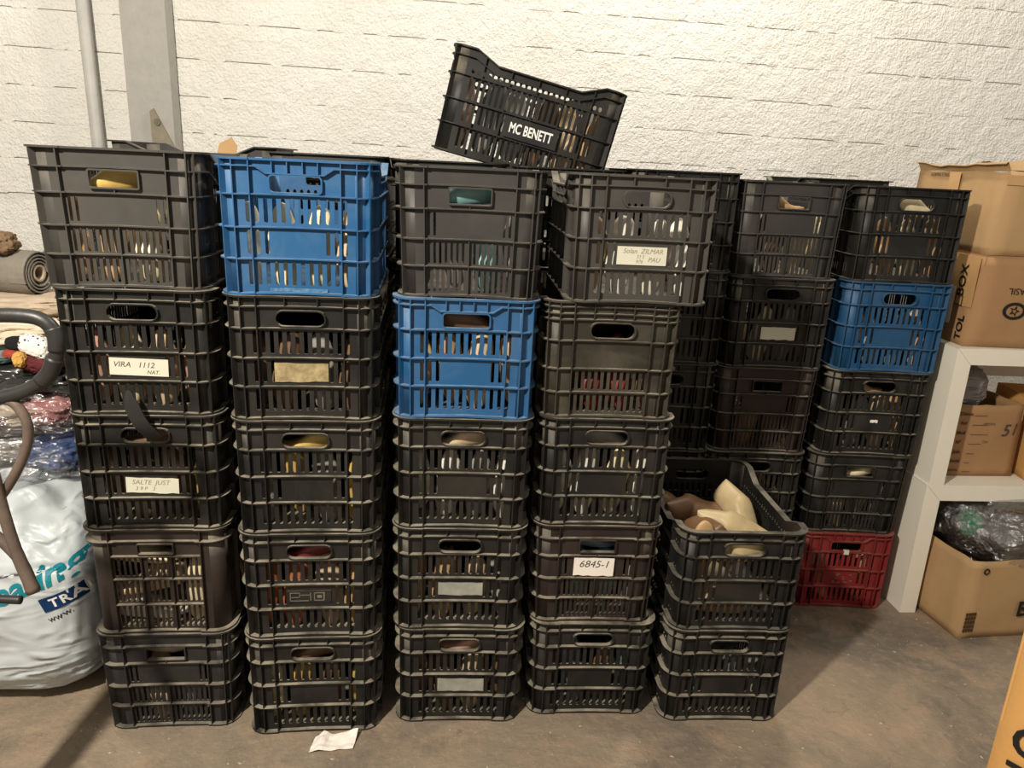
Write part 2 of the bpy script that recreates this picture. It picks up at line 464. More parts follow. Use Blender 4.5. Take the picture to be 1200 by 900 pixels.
def crate_kind(kind):
    """list of (part name, mesh, rotation z)"""
    parts = []
    ue = W/2-RC; yf = -(D/2-RIB); t = 0.003
    tap = {'B': 0.045, 'D': 0.02, 'C': 0.015}.get(kind, 0.012)
    holes = []
    if kind in ('A', 'U', 'K'):
        ribs = [0.278, 0.226, 0.154, 0.083]; cols = [-0.136, -0.100, 0.100, 0.136]; shorts = [(-0.035, 0.279, H), (0.040, 0.279, H)]
        holes += slots(-0.108, 0.108, 0.164, 0.220, 12, 0.0092) + slots(-0.108, 0.108, 0.022, 0.077, 12, 0.0092)
        holes += slots(-0.108, 0.108, 0.093, 0.148, 12, 0.0092, skip=range(3, 9))
        hz0, hz1, hw = 0.233, 0.268, 0.112; hr = None if kind == 'A' else 0.008
        if kind != 'A': shorts = [(x, 0.274, H) for x in (-0.05, -0.017, 0.017, 0.05)]; ribs = [0.287, 0.226, 0.154, 0.083]
    elif kind == 'B':
        ribs = [0.262, 0.208, 0.138, 0.074]; cols = [-0.108, 0.108, 0.150]; shorts = [(0.0, 0.0, 0.138), (0.0, 0.208, 0.218)]
        holes += slots(-0.098, 0.098, 0.080, 0.132, 15, 0.0062, skip=(7,)) + slots(-0.098, 0.098, 0.012, 0.068, 15, 0.0062, skip=(7,))
        holes += slots(-0.098, 0.098, 0.146, 0.201, 15, 0.0062, skip=range(2, 13))
        hz0, hz1, hw, hr = 0.222, 0.257, 0.098, 0.003
    elif kind == 'C':
        ribs = [0.268, 0.226, 0.160, 0.085]; cols = [-0.112, 0.112]; shorts = [(-0.037, 0.0, 0.226), (0.037, 0.0, 0.226)]
        for a, b in ((0.014, 0.079), (0.091, 0.154), (0.166, 0.221)):
            holes += slots(-0.103, 0.103, a, b, 16, 0.0080, skip=(5, 10))
        hz0, hz1, hw, hr = 0.234, 0.260, 0.085, 0.003
    else:
        ribs = [0.289, 0.272, 0.257, 0.203, 0.130, 0.068]; cols = [-0.136, -0.100, 0.100, 0.136]; shorts = [(x, 0.257, H) for x in (-0.05, 0.0, 0.05)]
        for a, b in ((0.074, 0.124), (0.014, 0.062)):
            holes += slots(-0.092, 0.092, a, b, 12, 0.0085)
        hz0, hz1, hw, hr = 0.212, 0.250, 0.112, None
    hz = (hz0+hz1)/2; hh = hz1-hz0
    holes.append(stadium(0, hz, hw, hh, 5, hr))
    # end panel: flat between the rounded corners
    mb = prism([(-ue, 0.004), (ue, 0.004), (ue, H-0.003), (-ue, H-0.003)], holes, t)
    mb.xf(lambda v: (v.x, v.y+yf, v.z)); taper(mb, tap)
    em = mb.mesh('end_panel')
    parts += [('end_panel', em, 0), ('end_panel', em, math.pi)]
    # grip around the handle hole
    g = prism(stadium(0, hz, hw+0.007, hh+0.007, 5, None if hr is None else hr+0.003), [stadium(0, hz, hw, hh, 5, hr)], 0.010)
    g.xf(lambda v: (v.x, v.y+yf-0.010, v.z)); taper(g, tap); gm = g.mesh('handle')
    parts += [('handle', gm, 0), ('handle', gm, math.pi)]
    # side panels
    hs = []
    ys = D/2-RC
    rows = ((0.020, 0.085, 0.0085), (0.097, 0.150, 0.0085), (0.160, 0.225, 0.0085), (0.2345, 0.2485, 0.0105))
    for a, b, ww in rows: hs += slots(-0.200, 0.200, a, b, 24, ww)
    prof = [(-ys, 0.004), (ys, 0.004), (ys, H-0.003), (0.20, H-0.003), (0.13, H-0.003-DIP), (-0.13, H-0.003-DIP), (-0.20, H-0.003), (-ys, H-0.003)]
    prof = [p for i, p in enumerate(prof) if i == 0 or p != prof[i-1]]
    mb = prism(prof, hs, t)
    xs = W/2-RIB
    mb.xf(lambda v: (xs-v.y, v.x, v.z)); taper(mb, tap); sm = mb.mesh('side_panel')
    parts += [('side_panel', sm, 0), ('side_panel', sm, math.pi)]
    # corners
    for sx in (1, -1):
        mb = MB(); n = 8; vs = []; fs = []
        cx = sx*(W/2-RC); cy = -(D/2-RC)
        for rr_ in (RC-RIB, RC-RIB-t):
            for z in (0.004, H-0.003):
                for i in range(n+1):
                    a = R(-90+90*i/n) ; vs.append((cx+sx*rr_*math.cos(a), cy+rr_*math.sin(a), z))
        for i in range(n):
            for (p, q) in ((0, 1), (1, 3), (3, 2), (2, 0)):
                fs.append((p*(n+1)+i, p*(n+1)+i+1, q*(n+1)+i+1, q*(n+1)+i))
        mb.add(vs, fs); taper(mb, tap); cm = mb.mesh('corner_panel', True)
        parts += [('corner_panel', cm, 0), ('corner_panel', cm, math.pi)]
        # radial rib on the corner
        mb = MB(); mb.box(-0.00125, 0.00125, -(RC), -(RC-RIB-0.001), 0.0, H-0.002)
        M4 = Matrix.Translation((cx, cy, 0)) @ Matrix.Rotation(sx*R(40), 4, 'Z')
        mb.xf(lambda v: M4 @ v); taper(mb, tap); vm = mb.mesh('vertical_rib')
        if kind != 'C': parts += [('vertical_rib', vm, 0), ('vertical_rib', vm, math.pi)]
    # rings
    parts.append(('rim', ring(H-0.0045, H, 0.0, RIB+0.004, 0.003, True, tap).mesh('rim'), 0))
    parts.append(('bottom_rim', ring(0.0, 0.005, 0.001, RIB+0.004, 0.003, False, tap, 0.004).mesh('bottom_rim'), 0))
    for z in ribs:
        if kind == 'C' and z < 0.25:
            mb = MB(); mb.box(-0.112, 0.112, yf-0.011, yf, z-0.0015, z+0.0015); taper(mb, tap)
            parts.append(('horizontal_rib', mb.mesh('horizontal_rib'), 0)); continue
        low = z < 0.25
        parts.append(('horizontal_rib', ring(z-0.0015, z+0.0015, 0.001 if low else 0.0015, RIB+0.001, 0.0135 if (kind == 'U' and z > 0.25) else 0.0035, z > 0.25, tap, 0.002).mesh('horizontal_rib'), 0))
    # upright ribs on the ends
    for u in cols:
        mb = MB(); dep = RIB-0.002 if kind != 'C' else 0.012
        mb.box(u-0.00125, u+0.00125, yf-dep, yf+0.001, 0.0, H-0.003); taper(mb, tap)
        parts.append(('vertical_rib', mb.mesh('vertical_rib'), 0))
    for u, a, b in shorts:
        mb = MB(); mb.box(u-0.00115, u+0.00115, yf-RIB+0.005, yf+0.001, a, b-0.002); taper(mb, tap)
        parts.append(('vertical_rib', mb.mesh('vertical_rib'), 0))
    if kind in ('U', 'K'):
        mb = MB(); pl = [(-0.100, 0.287), (-0.086, 0.287), (-0.064, 0.2725), (0.064, 0.2725), (0.086, 0.287), (0.100, 0.287)]
        for p, q in zip(pl[:-1], pl[1:]):
            mb.add([(p[0], yf-0.011, p[1]-.0014), (q[0], yf-0.011, q[1]-.0014), (q[0], yf-0.011, q[1]+.0014), (p[0], yf-0.011, p[1]+.0014),
                    (p[0], yf, p[1]-.0014), (q[0], yf, q[1]-.0014), (q[0], yf, q[1]+.0014), (p[0], yf, p[1]+.0014)],
                   [(0,1,2,3),(0,4,5,1),(1,5,6,2),(2,6,7,3),(3,7,4,0)])
        taper(mb, tap); parts.append(('grip_rib', mb.mesh('grip_rib'), 0))
    # upright ribs on the long sides
    for yv in (-0.17, -0.085, 0.0, 0.085, 0.17):
        mb = MB(); mb.box(xs-0.001, xs+RIB-0.003, yv-0.00125, yv+0.00125, 0.0, H-0.004-(DIP if abs(yv) < 0.15 else DIP*0.45)); taper(mb, tap)
        vm = mb.mesh('vertical_rib')
        parts += [('vertical_rib', vm, 0), ('vertical_rib', vm, math.pi)]
    # base plate
    P = rrpath(RIB+0.002); mb = MB(); n = len(P)
    mb.add([(x, y, 0.004) for x, y in P]+[(x, y, 0.008) for x, y in P],
           [tuple(reversed(range(n))), tuple(range(n, 2*n))]+[(i, (i+1) % n, n+(i+1) % n, n+i) for i in range(n)])
    taper(mb, tap); parts.append(('base', mb.mesh('base'), 0))
    return parts
KIND = {k: crate_kind(k) for k in 'ABCDU'}
YF = -(D/2-RIB)
def make_crate(kind, mat, label, loc, rz, group=None, simple=False, rot=None):
    t = thing('crate', label, 'crate', loc, rot if rot else (0, 0, rz), group)
    for nm, me, ra in KIND[kind]:
        if simple and nm in ('vertical_rib', 'grip_rib', 'handle'): continue
        obj(nm, me, mat, t, None, (0, 0, ra))
    return t
def front_to_center(x, yfront, rz):
    return (x - math.sin(rz)*D/2, yfront + math.cos(rz)*D/2)
def card(t, x, z, w_, h_, mat, lines=(), tilt=0.0, ragged=0, label=None, pro=0.0012):
    n = 8
    pts = [(-w_/2, -h_/2)]
    if ragged:
        rs = random.Random(ragged)
        pts = [(-w_/2+w_*i/n, -h_/2+rs.uniform(-1, 1)*0.0016) for i in range(n+1)]+[(w_/2-w_*i/n, h_/2+rs.uniform(-1, 1)*0.001) for i in range(n+1)]
    else: pts = [(-w_/2, -h_/2), (w_/2, -h_/2), (w_/2, h_/2), (-w_/2, h_/2)]
    mb = prism(pts, [], pro*0.8)
    o = obj('label_card', mb.mesh('label_card'), mat, t, (x, YF-pro, z), (0, tilt, 0))
    if label: o['label'] = label
    for body, size, dx, dz, im, kw in lines:
        text_obj(body, size, im, o, (dx, -0.0004, dz), name='handwriting', **kw)
    return o

# --- shoe lasts
def last_mesh(seed, res=(12, 12)):
    rs = random.Random(seed); nl, nr = res; vs = []; fs = []
    L = 0.235
    for i in range(nl+1):
        s = i/nl; s = 0.5-0.5*math.cos(math.pi*s)*(0.75+0.25*abs(math.cos(math.pi*s)))
        # half width, sole height, top height along heel(0) -> toe(1)
        wd = 0.028+0.012*math.sin(math.pi*min(1, s*1.15+0.05))+0.008*math.exp(-((s-0.68)/0.16)**2)
        end = math.sqrt(max(0.0, 1-max(0, (s-0.80)/0.20)**2)); hl = math.sqrt(max(0.0, 1-max(0, (0.12-s)/0.12)**2))
        wd *= (0.06+0.94*end)*(0.30+0.70*hl)
        bot = 0.022*max(0, 1-s/0.55)**1.2 + 0.010*max(0, (s-0.75)/0.25)**1.6
        top = 0.096-0.004*s if s < 0.30 else 0.026+(0.0948-0.026)*(0.5+0.5*math.cos(math.pi*min(1, (s-0.30)/0.52)))
        mid_ = (bot+top)/2; k_ = max(0, (s-0.88)/0.12)
        top = top+(bot+0.012-top)*k_*k_
        xx = (s-0.5)*L; mid = (bot+top)/2; hh = (top-bot)/2
        off = 0.010*math.sin(s*2.6-0.6)
        for j in range(nr):
            a = 2*math.pi*j/nr; ca, sa = math.cos(a), math.sin(a)
            e = 0.75
            yy = wd*math.copysign(abs(ca)**e, ca); zz = hh*math.copysign(abs(sa)**e, sa)
            if sa > 0 and s < 0.36: yy *= 1-0.42*sa
            vs.append((xx, yy+off, mid+zz))
    for i in range(nl):
        for j in range(nr):
            fs.append((i*nr+j, (i+1)*nr+j, (i+1)*nr+(j+1) % nr, i*nr+(j+1) % nr))
    fs.append(tuple(range(nr))); fs.append(tuple(nl*nr+j for j in reversed(range(nr))))
    return mesh('shoe_last', vs, fs, True)
LM = last_mesh(1); LMH = last_mesh(1, (28, 24))
def place_last(parent_m, loc, rot, col, label, group, me=None, sc=1.0):
    o = obj('shoe_last', me or LM, 'last_'+col)
    o.matrix_world = parent_m @ Matrix.LocRotScale(Vector(loc), Euler(rot), Vector((sc, sc, sc)))
    return tag(o, label, 'shoe last', group)
def mat_of(loc, rot):
    return Matrix.LocRotScale(Vector(loc), Euler(rot), Vector((1, 1, 1)))
def fill(loc, rot, cols, where, seed, arr=None, top=None):
    """a front layer of lasts inside a crate"""
    rs = random.Random(seed); Mx = mat_of(loc, rot)
    grp = 'shoe lasts in '+where
    arr = arr or rs.choice('VVVH')
    sc = 0.83
    def put(loc_, rot_, pos):
        c = rs.choice(cols); place_last(Mx, loc_, rot_, c, '%s shoe last, %s in %s' % (c, pos, where), grp, None, sc)
    hp = math.pi/2
    def upright(x, y, pos, z=0.108):
        up_ = rs.random() < 0.6; e = rs.uniform(-0.07, 0.07)
        if rs.random() < 0.5: put((x, y, z), (e, -hp, -hp) if up_ else (e, hp, hp), pos)          # sole to the front
        else: put((x, y+0.081, z), (e, -hp, hp) if up_ else (e, hp, -hp), pos)                      # instep to the front
    def lying(x, z, pos): put((x+rs.uniform(-.012, .012), -0.200, z), (0, 0, rs.choice((0, math.pi))+rs.uniform(-.06, .06)), pos)
    if arr == 'V':
        for k, x in enumerate((-0.120, -0.040, 0.040, 0.120)):
            upright(x, -0.243+rs.uniform(0, 0.012), ('first from left', 'second from left', 'third from left', 'rightmost')[k])
        if top:
            cols = [top]; lying(rs.uniform(-.05, .05), 0.208, 'lying on the others')
    else:
        for k in range(3): lying(-0.060, 0.010+0.083*k, ('lying lowest', 'lying in the middle', 'lying uppermost')[k])
        upright(0.082, -0.240, 'upright beside the lying ones'); upright(0.132, -0.150, 'rightmost upright')

STK = {1: (-0.755, 1.760, R(2.0), 'the leftmost stack'), 2: (-0.365, 1.745, R(2.5), 'the second stack'), 3: (0.022, 1.782, R(-0.5), 'the third stack'),
       4: (0.398, 1.808, R(-0.5), 'the fourth stack'), 5: (0.798, 1.775, R(-1.0), 'the short fifth stack'), 6: (1.061, 2.375, R(-2.5), 'the sixth stack'),
       7: (1.452, 2.365, R(-4.0), 'the rightmost stack')}
cr = ['cream', 'white', 'beige']; mix = ['cream', 'beige', 'tan', 'brown', 'grey']; dk = ['brown', 'grey', 'tan', 'beige']
ord_ = ['lowest', 'second lowest', 'middle', 'second highest', 'top']
# (stack, level, kind, material, dx, dy, drz, label, contents)
CR = [
 (1, 4, 'B', 'greybrown', -0.012, 0.0, 1.0, 'brownish charcoal crate with rectangular handle hole, top of the leftmost stack', ['yellow', 'cream', 'tan']),
 (1, 3, 'A', 'black', 0.000, 0, 0, 'black crate with white handwritten card reading VIRA 1112', ['cream', 'beige', 'pink']),
 (1, 2, 'A', 'black', 0.003, 0, 0, 'black crate with faint handwritten card and strap above, middle of the leftmost stack', ['yellow', 'white', 'brown']),
 (1, 1, 'C', 'maroon', 0.000, 0, 0, 'dark maroon crate with smooth corners and fine slotted grid front', ['cream', 'beige', 'white']),
 (1, 0, 'B', 'slate', 0.000, 0, 0, 'slate black crate on the floor, lowest of the leftmost stack', ['beige', 'brown', 'grey']),
 (2, 4, 'U', 'blue', -0.003, 0, 0, 'bright blue crate with scraped base, top of the second stack', ['cream', 'white', 'beige']),
 (2, 3, 'A', 'black', -0.002, 0, 0, 'black crate with worn tan label, directly under the top blue crate', ['cream', 'brown', 'grey']),
 (2, 2, 'A', 'black', 0, 0, 0, 'plain black crate in the middle of the second stack', ['yellow', 'grey', 'brown']),
 (2, 1, 'A', 'black', 0, 0, 0, 'black crate with scratched sticker residue and red shoe last in its handle', ['beige', 'cream', 'orange', 'cream', 'tan']),
 (2, 0, 'A', 'black', 0, 0, 0, 'black crate on the floor behind the scrap of white paper', ['yellow', 'brown', 'cream']),
 (3, 4, 'B', 'charcoal', 0.000, 0, -2.0, 'charcoal crate with teal pieces in its handle, top of the third stack', ['teal', 'slate blue', 'grey']),
 (3, 3, 'U', 'blue', 0.000, 0, 0, 'dusty blue crate second from the top of the third stack', ['brown', 'beige', 'tan']),
 (3, 2, 'A', 'black', 0.000, 0, 0, 'plain black crate under the dusty blue crate of the third stack', ['cream', 'grey', 'beige', 'white']),
 (3, 1, 'A', 'black', 0.000, 0, 0, 'black crate with small grey sticker, second lowest of the third stack', dk),
 (3, 0, 'A', 'black', 0.006, 0, 0, 'black crate with pale grey label, lowest of the third stack', ['beige', 'pink', 'brown']),
 (4, 4, 'A', 'greybrown', 0.044, -0.018, 0, 'large brownish grey crate with cream handwritten card, overhanging the fourth stack', ['cream', 'white', 'beige', 'white']),
 (4, 3, 'D', 'dustbrown', -0.008, 0, 0, 'dusty brown crate with triple ribbed rim under the overhanging crate', ['beige', 'red', 'brown']),
 (4, 2, 'A', 'black', 0.000, 0, 0, 'plain black crate in the middle of the fourth stack', ['cream', 'white', 'grey']),
 (4, 1, 'B', 'maroon', 0.000, 0, 0, 'dark brown crate with white paper reading 6845-1', ['slate blue', 'grey', 'teal']),
 (4, 0, 'A', 'black', 0.010, 0, 0, 'black crate on the floor, lowest of the fourth stack', ['slate blue', 'grey', 'brown']),
 (5, 1, 'A', 'deepblack', 0.000, 0, 0, 'open black crate heaped with cream and brown shoe lasts', ['cream', 'brown', 'beige']),
 (5, 0, 'A', 'black', -0.004, 0, 0, 'black crate on the floor beneath the open crate of shoe lasts', ['slate blue', 'grey', 'brown']),
 (6, 4, 'B', 'charcoal', 0.000, 0, 0, 'charcoal crate with rectangular handle hole, top of the sixth stack', ['tan', 'cream', 'brown']),
 (6, 3, 'A', 'black', 0.006, 0, 0, 'black crate with blank white label, second highest of the sixth stack', ['cream', 'grey', 'brown']),
 (6, 2, 'B', 'maroon', 0.000, 0, 0, 'shaded dark brown crate in the middle of the sixth stack', ['brown', 'tan', 'brown']),
 (6, 1, 'A', 'black', -0.004, 0, 0, 'black crate in shadow just behind the open crate of shoe lasts', dk),
 (6, 0, 'A', 'black', -0.004, 0, 0, 'black crate on the floor, mostly hidden, lowest of the sixth stack', None),
 (7, 4, 'A', 'deepblack', 0.008, 0, 0, 'black crate beside the tall cardboard boxes, top of the rightmost stack', ['cream', 'tan', 'brown']),
 (7, 3, 'A', 'blue2', 0.012, 0, 0, 'deep blue crate in the rightmost stack beside the white shelf', ['beige', 'slate blue', 'grey']),
 (7, 2, 'A', 'black', 0.000, 0, 0, 'black crate with tiny white tag under the deep blue crate', mix),
 (7, 1, 'B', 'deepblack', -0.012, 0, 0, 'smooth black crate directly on top of the red crate', ['cream', 'grey']),
 (7, 0, 'U', 'red', -0.012, 0, 0, 'red crate on the floor beside the white shelf leg', ['brown', 'red', 'beige']),
]
crate = {}
ONTOP = {(1, 4): 'yellow', (1, 2): 'brown', (1, 0): 'beige', (2, 2): 'yellow', (2, 1): 'red', (2, 0): 'brown', (3, 4): 'teal', (3, 3): 'brown', (3, 2): 'beige', (3, 0): 'pink', (4, 2): 'grey', (6, 4): 'tan', (7, 4): 'cream', (7, 2): 'tan', (7, 1): 'cream', (2, 4): None, (2, 3): None, (4, 4): None, (4, 3): None, (4, 1): 'slate blue', (6, 2): None, (7, 3): None, (7, 0): None}
for i, (s, lv, kd, mt, dx, dy, drz, lab, cont) in enumerate(CR):
    x, yf_, rz, where = STK[s]; rz += R(drz)
    cx, cy = front_to_center(x+dx, yf_+dy, rz)
    loc = (cx, cy, lv*0.305)
    t = make_crate(kd, mt, lab, loc, rz, 'plastic crates in '+where)
    crate[(s, lv)] = t
    if (s, lv) == (1, 4): t.scale = (1.05, 1.0, 1.02)
    if cont and (s, lv) != (5, 1):
        fill(loc, (0, 0, rz), cont, 'the %s crate of %s' % (ord_[lv], where.replace('the ', '', 1)) if s != 5 else 'the lower crate of the short fifth stack', 100+i, None if (s, lv) not in ONTOP else 'V', ONTOP.get((s, lv)))
# back row: stacks standing behind the front row
BK = [(-0.868, 2.57, 0.0, 'behind the leftmost stack'), (-0.405, 2.36, 0.0, 'behind the second stack'), (-0.035, 2.36, 0.0, 'behind the third stack'),
      (0.336, 2.36, 0.0, 'behind the fourth stack'), (0.704, 2.36, 0.0, 'behind the open crate'), (1.556, 2.985, R(-2), 'behind the rightmost stack')]
BZ = (0.3112, 0.3086, 0.3078, 0.3070, 0.3086, 0.3086)
for bi, (x, yf_, rz, where) in enumerate(BK):
    for lv in range(5):
        r_ = rz; cx, cy = front_to_center(x, yf_, rz)
        if bi == 0: r_ = math.pi/2; cy = yf_+W/2
        make_crate('A' if bi != 0 else 'B', 'charcoal' if lv == 4 and bi < 2 else 'black',
                   'black crate, %s of the back row stack %s' % (ord_[lv], where), (cx, cy, lv*BZ[bi]), r_,
                   'crates in the back row', simple=(bi not in (3, 4))).scale = (1, 1, BZ[bi]/0.305)
# the tilted crate lying on the back row
tb = math.atan2(0.118, 0.514)
v0 = Vector((-0.099, 0, 1.580)); ax = Vector((math.cos(tb), 0, -math.sin(tb))); az = Vector((math.sin(tb), 0, math.cos(tb)))
mc_c = v0 + ax*(D/2) ; mc_c.y = 2.385+W/2
mm = Matrix((ax, Vector((0, 1, 0)), az)).transposed()
mm = mm @ Matrix.Rotation(math.pi/2, 3, 'Z')
mc_rot = tuple(mm.to_euler())
mc = make_crate('A', 'black', 'black crate tilted on its side lettered MC BENETT, high on the back row', tuple(mc_c), 0, None, rot=mc_rot)
# its name plate: on the side facing the camera (local +x side)
xs_ = W/2-RIB
mb = prism([(-0.085, -0.030), (0.085, -0.030), (0.085, 0.030), (-0.085, 0.030)], [], 0.0015)
pl = obj('name_plate', mb.mesh('name_plate'), 'deepblack', mc, (-xs_-0.0145, -0.012, 0.118), (0, 0, -math.pi/2))
pl['label'] = 'black plate with white lettering MC BENETT'
text_obj('MC BENETT', 0.041, 'whiteprint', pl, (0, -0.0006, -0.001), bold=0.0009, sx=0.62)
rs = random.Random(5); Mx = mat_of(mc_c, mc_rot)
for k in range(6):
    c = rs.choice(['beige', 'brown', 'grey', 'tan', 'brown'])
    z_ = 0.134
    place_last(Mx, (-0.152+(0.0 if k % 2 else 0.092), 0.205-k*0.083, z_), (0, -math.pi/2, math.pi if k % 2 else 0), c,
               '%s shoe last standing %s in the tilted MC BENETT crate' % (c, ('first from left', 'second', 'third', 'fourth', 'fifth', 'sixth and rightmost')[k]), 'shoe lasts in the tilted crate', None, 0.95)

# cards and marks on the crates
hw = dict(shear=0.25)
card(crate[(1, 3)], 0.002, 0.118, 0.134, 0.042, 'paper', [('VIRA   1112', 0.019, -0.012, 0.005, 'ink', hw), ('NAT.', 0.013, 0.032, -0.012, 'ink', hw)], 0.03, label='cream card handwritten VIRA 1112 NAT.')
card(crate[(1, 2)], 0.004, 0.117, 0.126, 0.040, 'paper', [('SALTE  JUST', 0.017, -0.004, 0.008, 'faintink', hw), ('3 9 P   3', 0.014, -0.018, -0.009, 'faintink', hw)], 0.03, 3, 'cream card with faded handwriting')
card(crate[(2, 3)], -0.002, 0.119, 0.126, 0.046, 'greypaper', (), 0, 4, 'worn tan label with patchy surface').material_slots[0].material = mat_plain('worn_label', srgb(150, 134, 98), 0.8, 0.45, 45)
o = card(crate[(2, 1)], -0.004, 0.118, 0.112, 0.036, 'black', (), 0, 5, 'scratched sticker residue')
mb = MB()
for a, b, c, d in ((-0.05, -0.026, 0.010, 0.012), (-0.05, -0.048, -0.012, 0.010), (-0.05, -0.002, -0.013, -0.011), (-0.026, -0.024, -0.002, 0.012), (-0.022, 0.004, 0.004, 0.006),
                   (-0.05, -0.028, -0.003, -0.001), (0.002, 0.004, -0.012, 0.012), (0.012, 0.040, 0.010, 0.012), (0.012, 0.014, -0.012, 0.012), (0.014, 0.038, -0.012, -0.010), (0.036, 0.039, -0.010, 0.010), (0.020, 0.032, -0.004, 0.004)):
    mb.box(a, b, -0.0006, 0, c, d)
obj('residue', mb.mesh('residue'), 'scratch', o)
card(crate[(3, 1)], 0.004, 0.120, 0.120, 0.038, 'greypaper', (), 0.0, 6, 'dull grey sticker')
card(crate[(3, 0)], 0.006, 0.118, 0.130, 0.040, 'greypaper', (), 0.0, 7, 'pale grey torn label')
card(crate[(4, 4)], 0.000, 0.117, 0.122, 0.044, 'paper', [('Solan  ZILMAR', 0.016, 0.002, 0.011, 'faintink', hw), ('33 5', 0.011, -0.004, -0.002, 'faintink', hw), ('976', 0.012, -0.006, -0.014, 'faintink', hw), ('PAU', 0.016, 0.030, -0.009, 'faintink', hw)], 0, label='cream card with handwriting')
card(crate[(4, 1)], -0.006, 0.176, 0.112, 0.054, 'whitepaper', [('6845-1', 0.030, 0, 0.008, 'ink', hw)], 0.02, 8, 'white paper handwritten 6845-1', pro=0.004)
card(crate[(6, 3)], 0.004, 0.119, 0.116, 0.042, 'paper', (), 0.0, 9, 'blank pale label')
card(crate[(7, 2)], 0.004, 0.125, 0.026, 0.010, 'whitepaper', (), 0.0, 10, 'tiny white tag')
card(crate[(7, 0)], 0.002, 0.229, 0.018, 0.016, 'paper', (), 0.0, 11, 'beige scrap of tape', pro=0.0118)
o = card(crate[(2, 4)], 0.0, 0.013, 0.13, 0.009, 'blue', (), 0.0, 13, 'scraped pale patch'); o.material_slots[0].material = mat_plain('scraped_blue', srgb(72, 112, 146), 0.7, 0.55, 90)

mb = MB(); rs = random.Random(21)
for k in range(16):
    a_, c_ = rs.uniform(-0.03, 0.055), rs.uniform(0.096, 0.142); l_ = rs.uniform(0.002, 0.011)
    mb.box(a_, a_+l_, -0.0005, 0, c_, c_+rs.uniform(0.0015, 0.005))
obj('residue', mb.mesh('residue'), 'scratch', crate[(7, 0)], (0, YF-0.0003, 0))
mb = prism([(-0.030, -0.10), (0.030, -0.10), (0.028, 0.018), (0.006, 0.040), (-0.028, 0.010)], [], 0.004)
tag(obj('cardboard_scrap', mb.mesh('cardboard_scrap'), 'card', None, (-0.770, 2.640, 1.545), (R(-8), R(12), R(6))), 'small tan cardboard corner poking up behind the top blue crate', 'cardboard')
# lasts heaped in the open crate
x, yf_, rz, _ = STK[5]; cx, cy = front_to_center(x, yf_, rz)
OM = mat_of((cx, cy, 0.305), (0, 0, rz))
hp = math.pi/2
G = 'shoe lasts heaped in the open crate'
OL = [((-0.092, -0.105, 0.190), (0.2, 0.10, 1.75), 'brown', 'brown wooden shoe last lying at the left of the open crate'),
      ((-0.060, -0.010, 0.215), (0.3, -0.08, 0.25), 'brown', 'long brown shoe last across the back of the heap in the open crate'),
      ((0.060, -0.030, 0.200), (-0.35, 0.25, -1.15), 'shaded cream', 'cream shoe last pointing up and back on top of the heap'),
      ((0.030, -0.135, 0.215), (0.5, 0.02, -0.5), 'shaded cream', 'cream shoe last with dark worn patch in the middle of the heap'),
      ((0.085, -0.195, 0.190), (0.0, -0.10, 0.30), 'shaded cream', 'cream shoe last lying low at the front right of the heap'),
      ((-0.030, -0.200, 0.185), (0.1, 0.0, 0.1), 'shaded cream', 'cream shoe last against the front wall of the open crate'),
      ((-0.112, -0.235, 0.195), (0.05, -hp, -hp), 'tan', 'tan shoe last upright in the front left corner of the open crate'),
      ((0.085, 0.120, 0.120), (0.0, 0.1, 0.8), 'brown', 'brown shoe last half hidden at the back of the open crate'),
      ((-0.08, 0.15, 0.14), (0.1, 0.0, 0.1), 'brown', 'brown shoe last beneath the back rim of the open crate')]
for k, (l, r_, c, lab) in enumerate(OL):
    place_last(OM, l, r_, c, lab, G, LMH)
for k, z in enumerate((0.010,)):
    for j, yy in enumerate((-0.19, -0.08)):
        place_last(OM, (-0.03+0.06*j, yy, 0.012), (0, 0, 0.05), 'beige', 'beige shoe last at the bottom of the open crate, %s' % ('by its front slots', 'further back')[j], G+', bottom layer')
# strap hanging from the leftmost stack
mb = MB(); pts = smooth_path([(-0.770, 1.742, 0.985), (-0.765, 1.736, 0.955), (-0.745, 1.733, 0.905), (-0.715, 1.735, 0.868), (-0.728, 1.752, 0.862)], 5)
vs = []; fs = []
for i, p in enumerate(pts):
    wv = 0.004+0.013*min(1, i/6)
    vs += [p+Vector((-wv, 0, -wv*0.4)), p+Vector((wv, -0.002, wv*0.4)), p+Vector((wv, 0.001, wv*0.4)), p+Vector((-wv, 0.003, -wv*0.4))]
for i in range(len(pts)-1):
    for j in range(4): fs.append((i*4+j, i*4+(j+1) % 4, i*4+4+(j+1) % 4, i*4+4+j))
mb.add(vs, fs)
tag(obj('strap', mb.mesh('strap'), 'strap'), 'loose black strap hanging over a handle in the leftmost stack', 'strap')

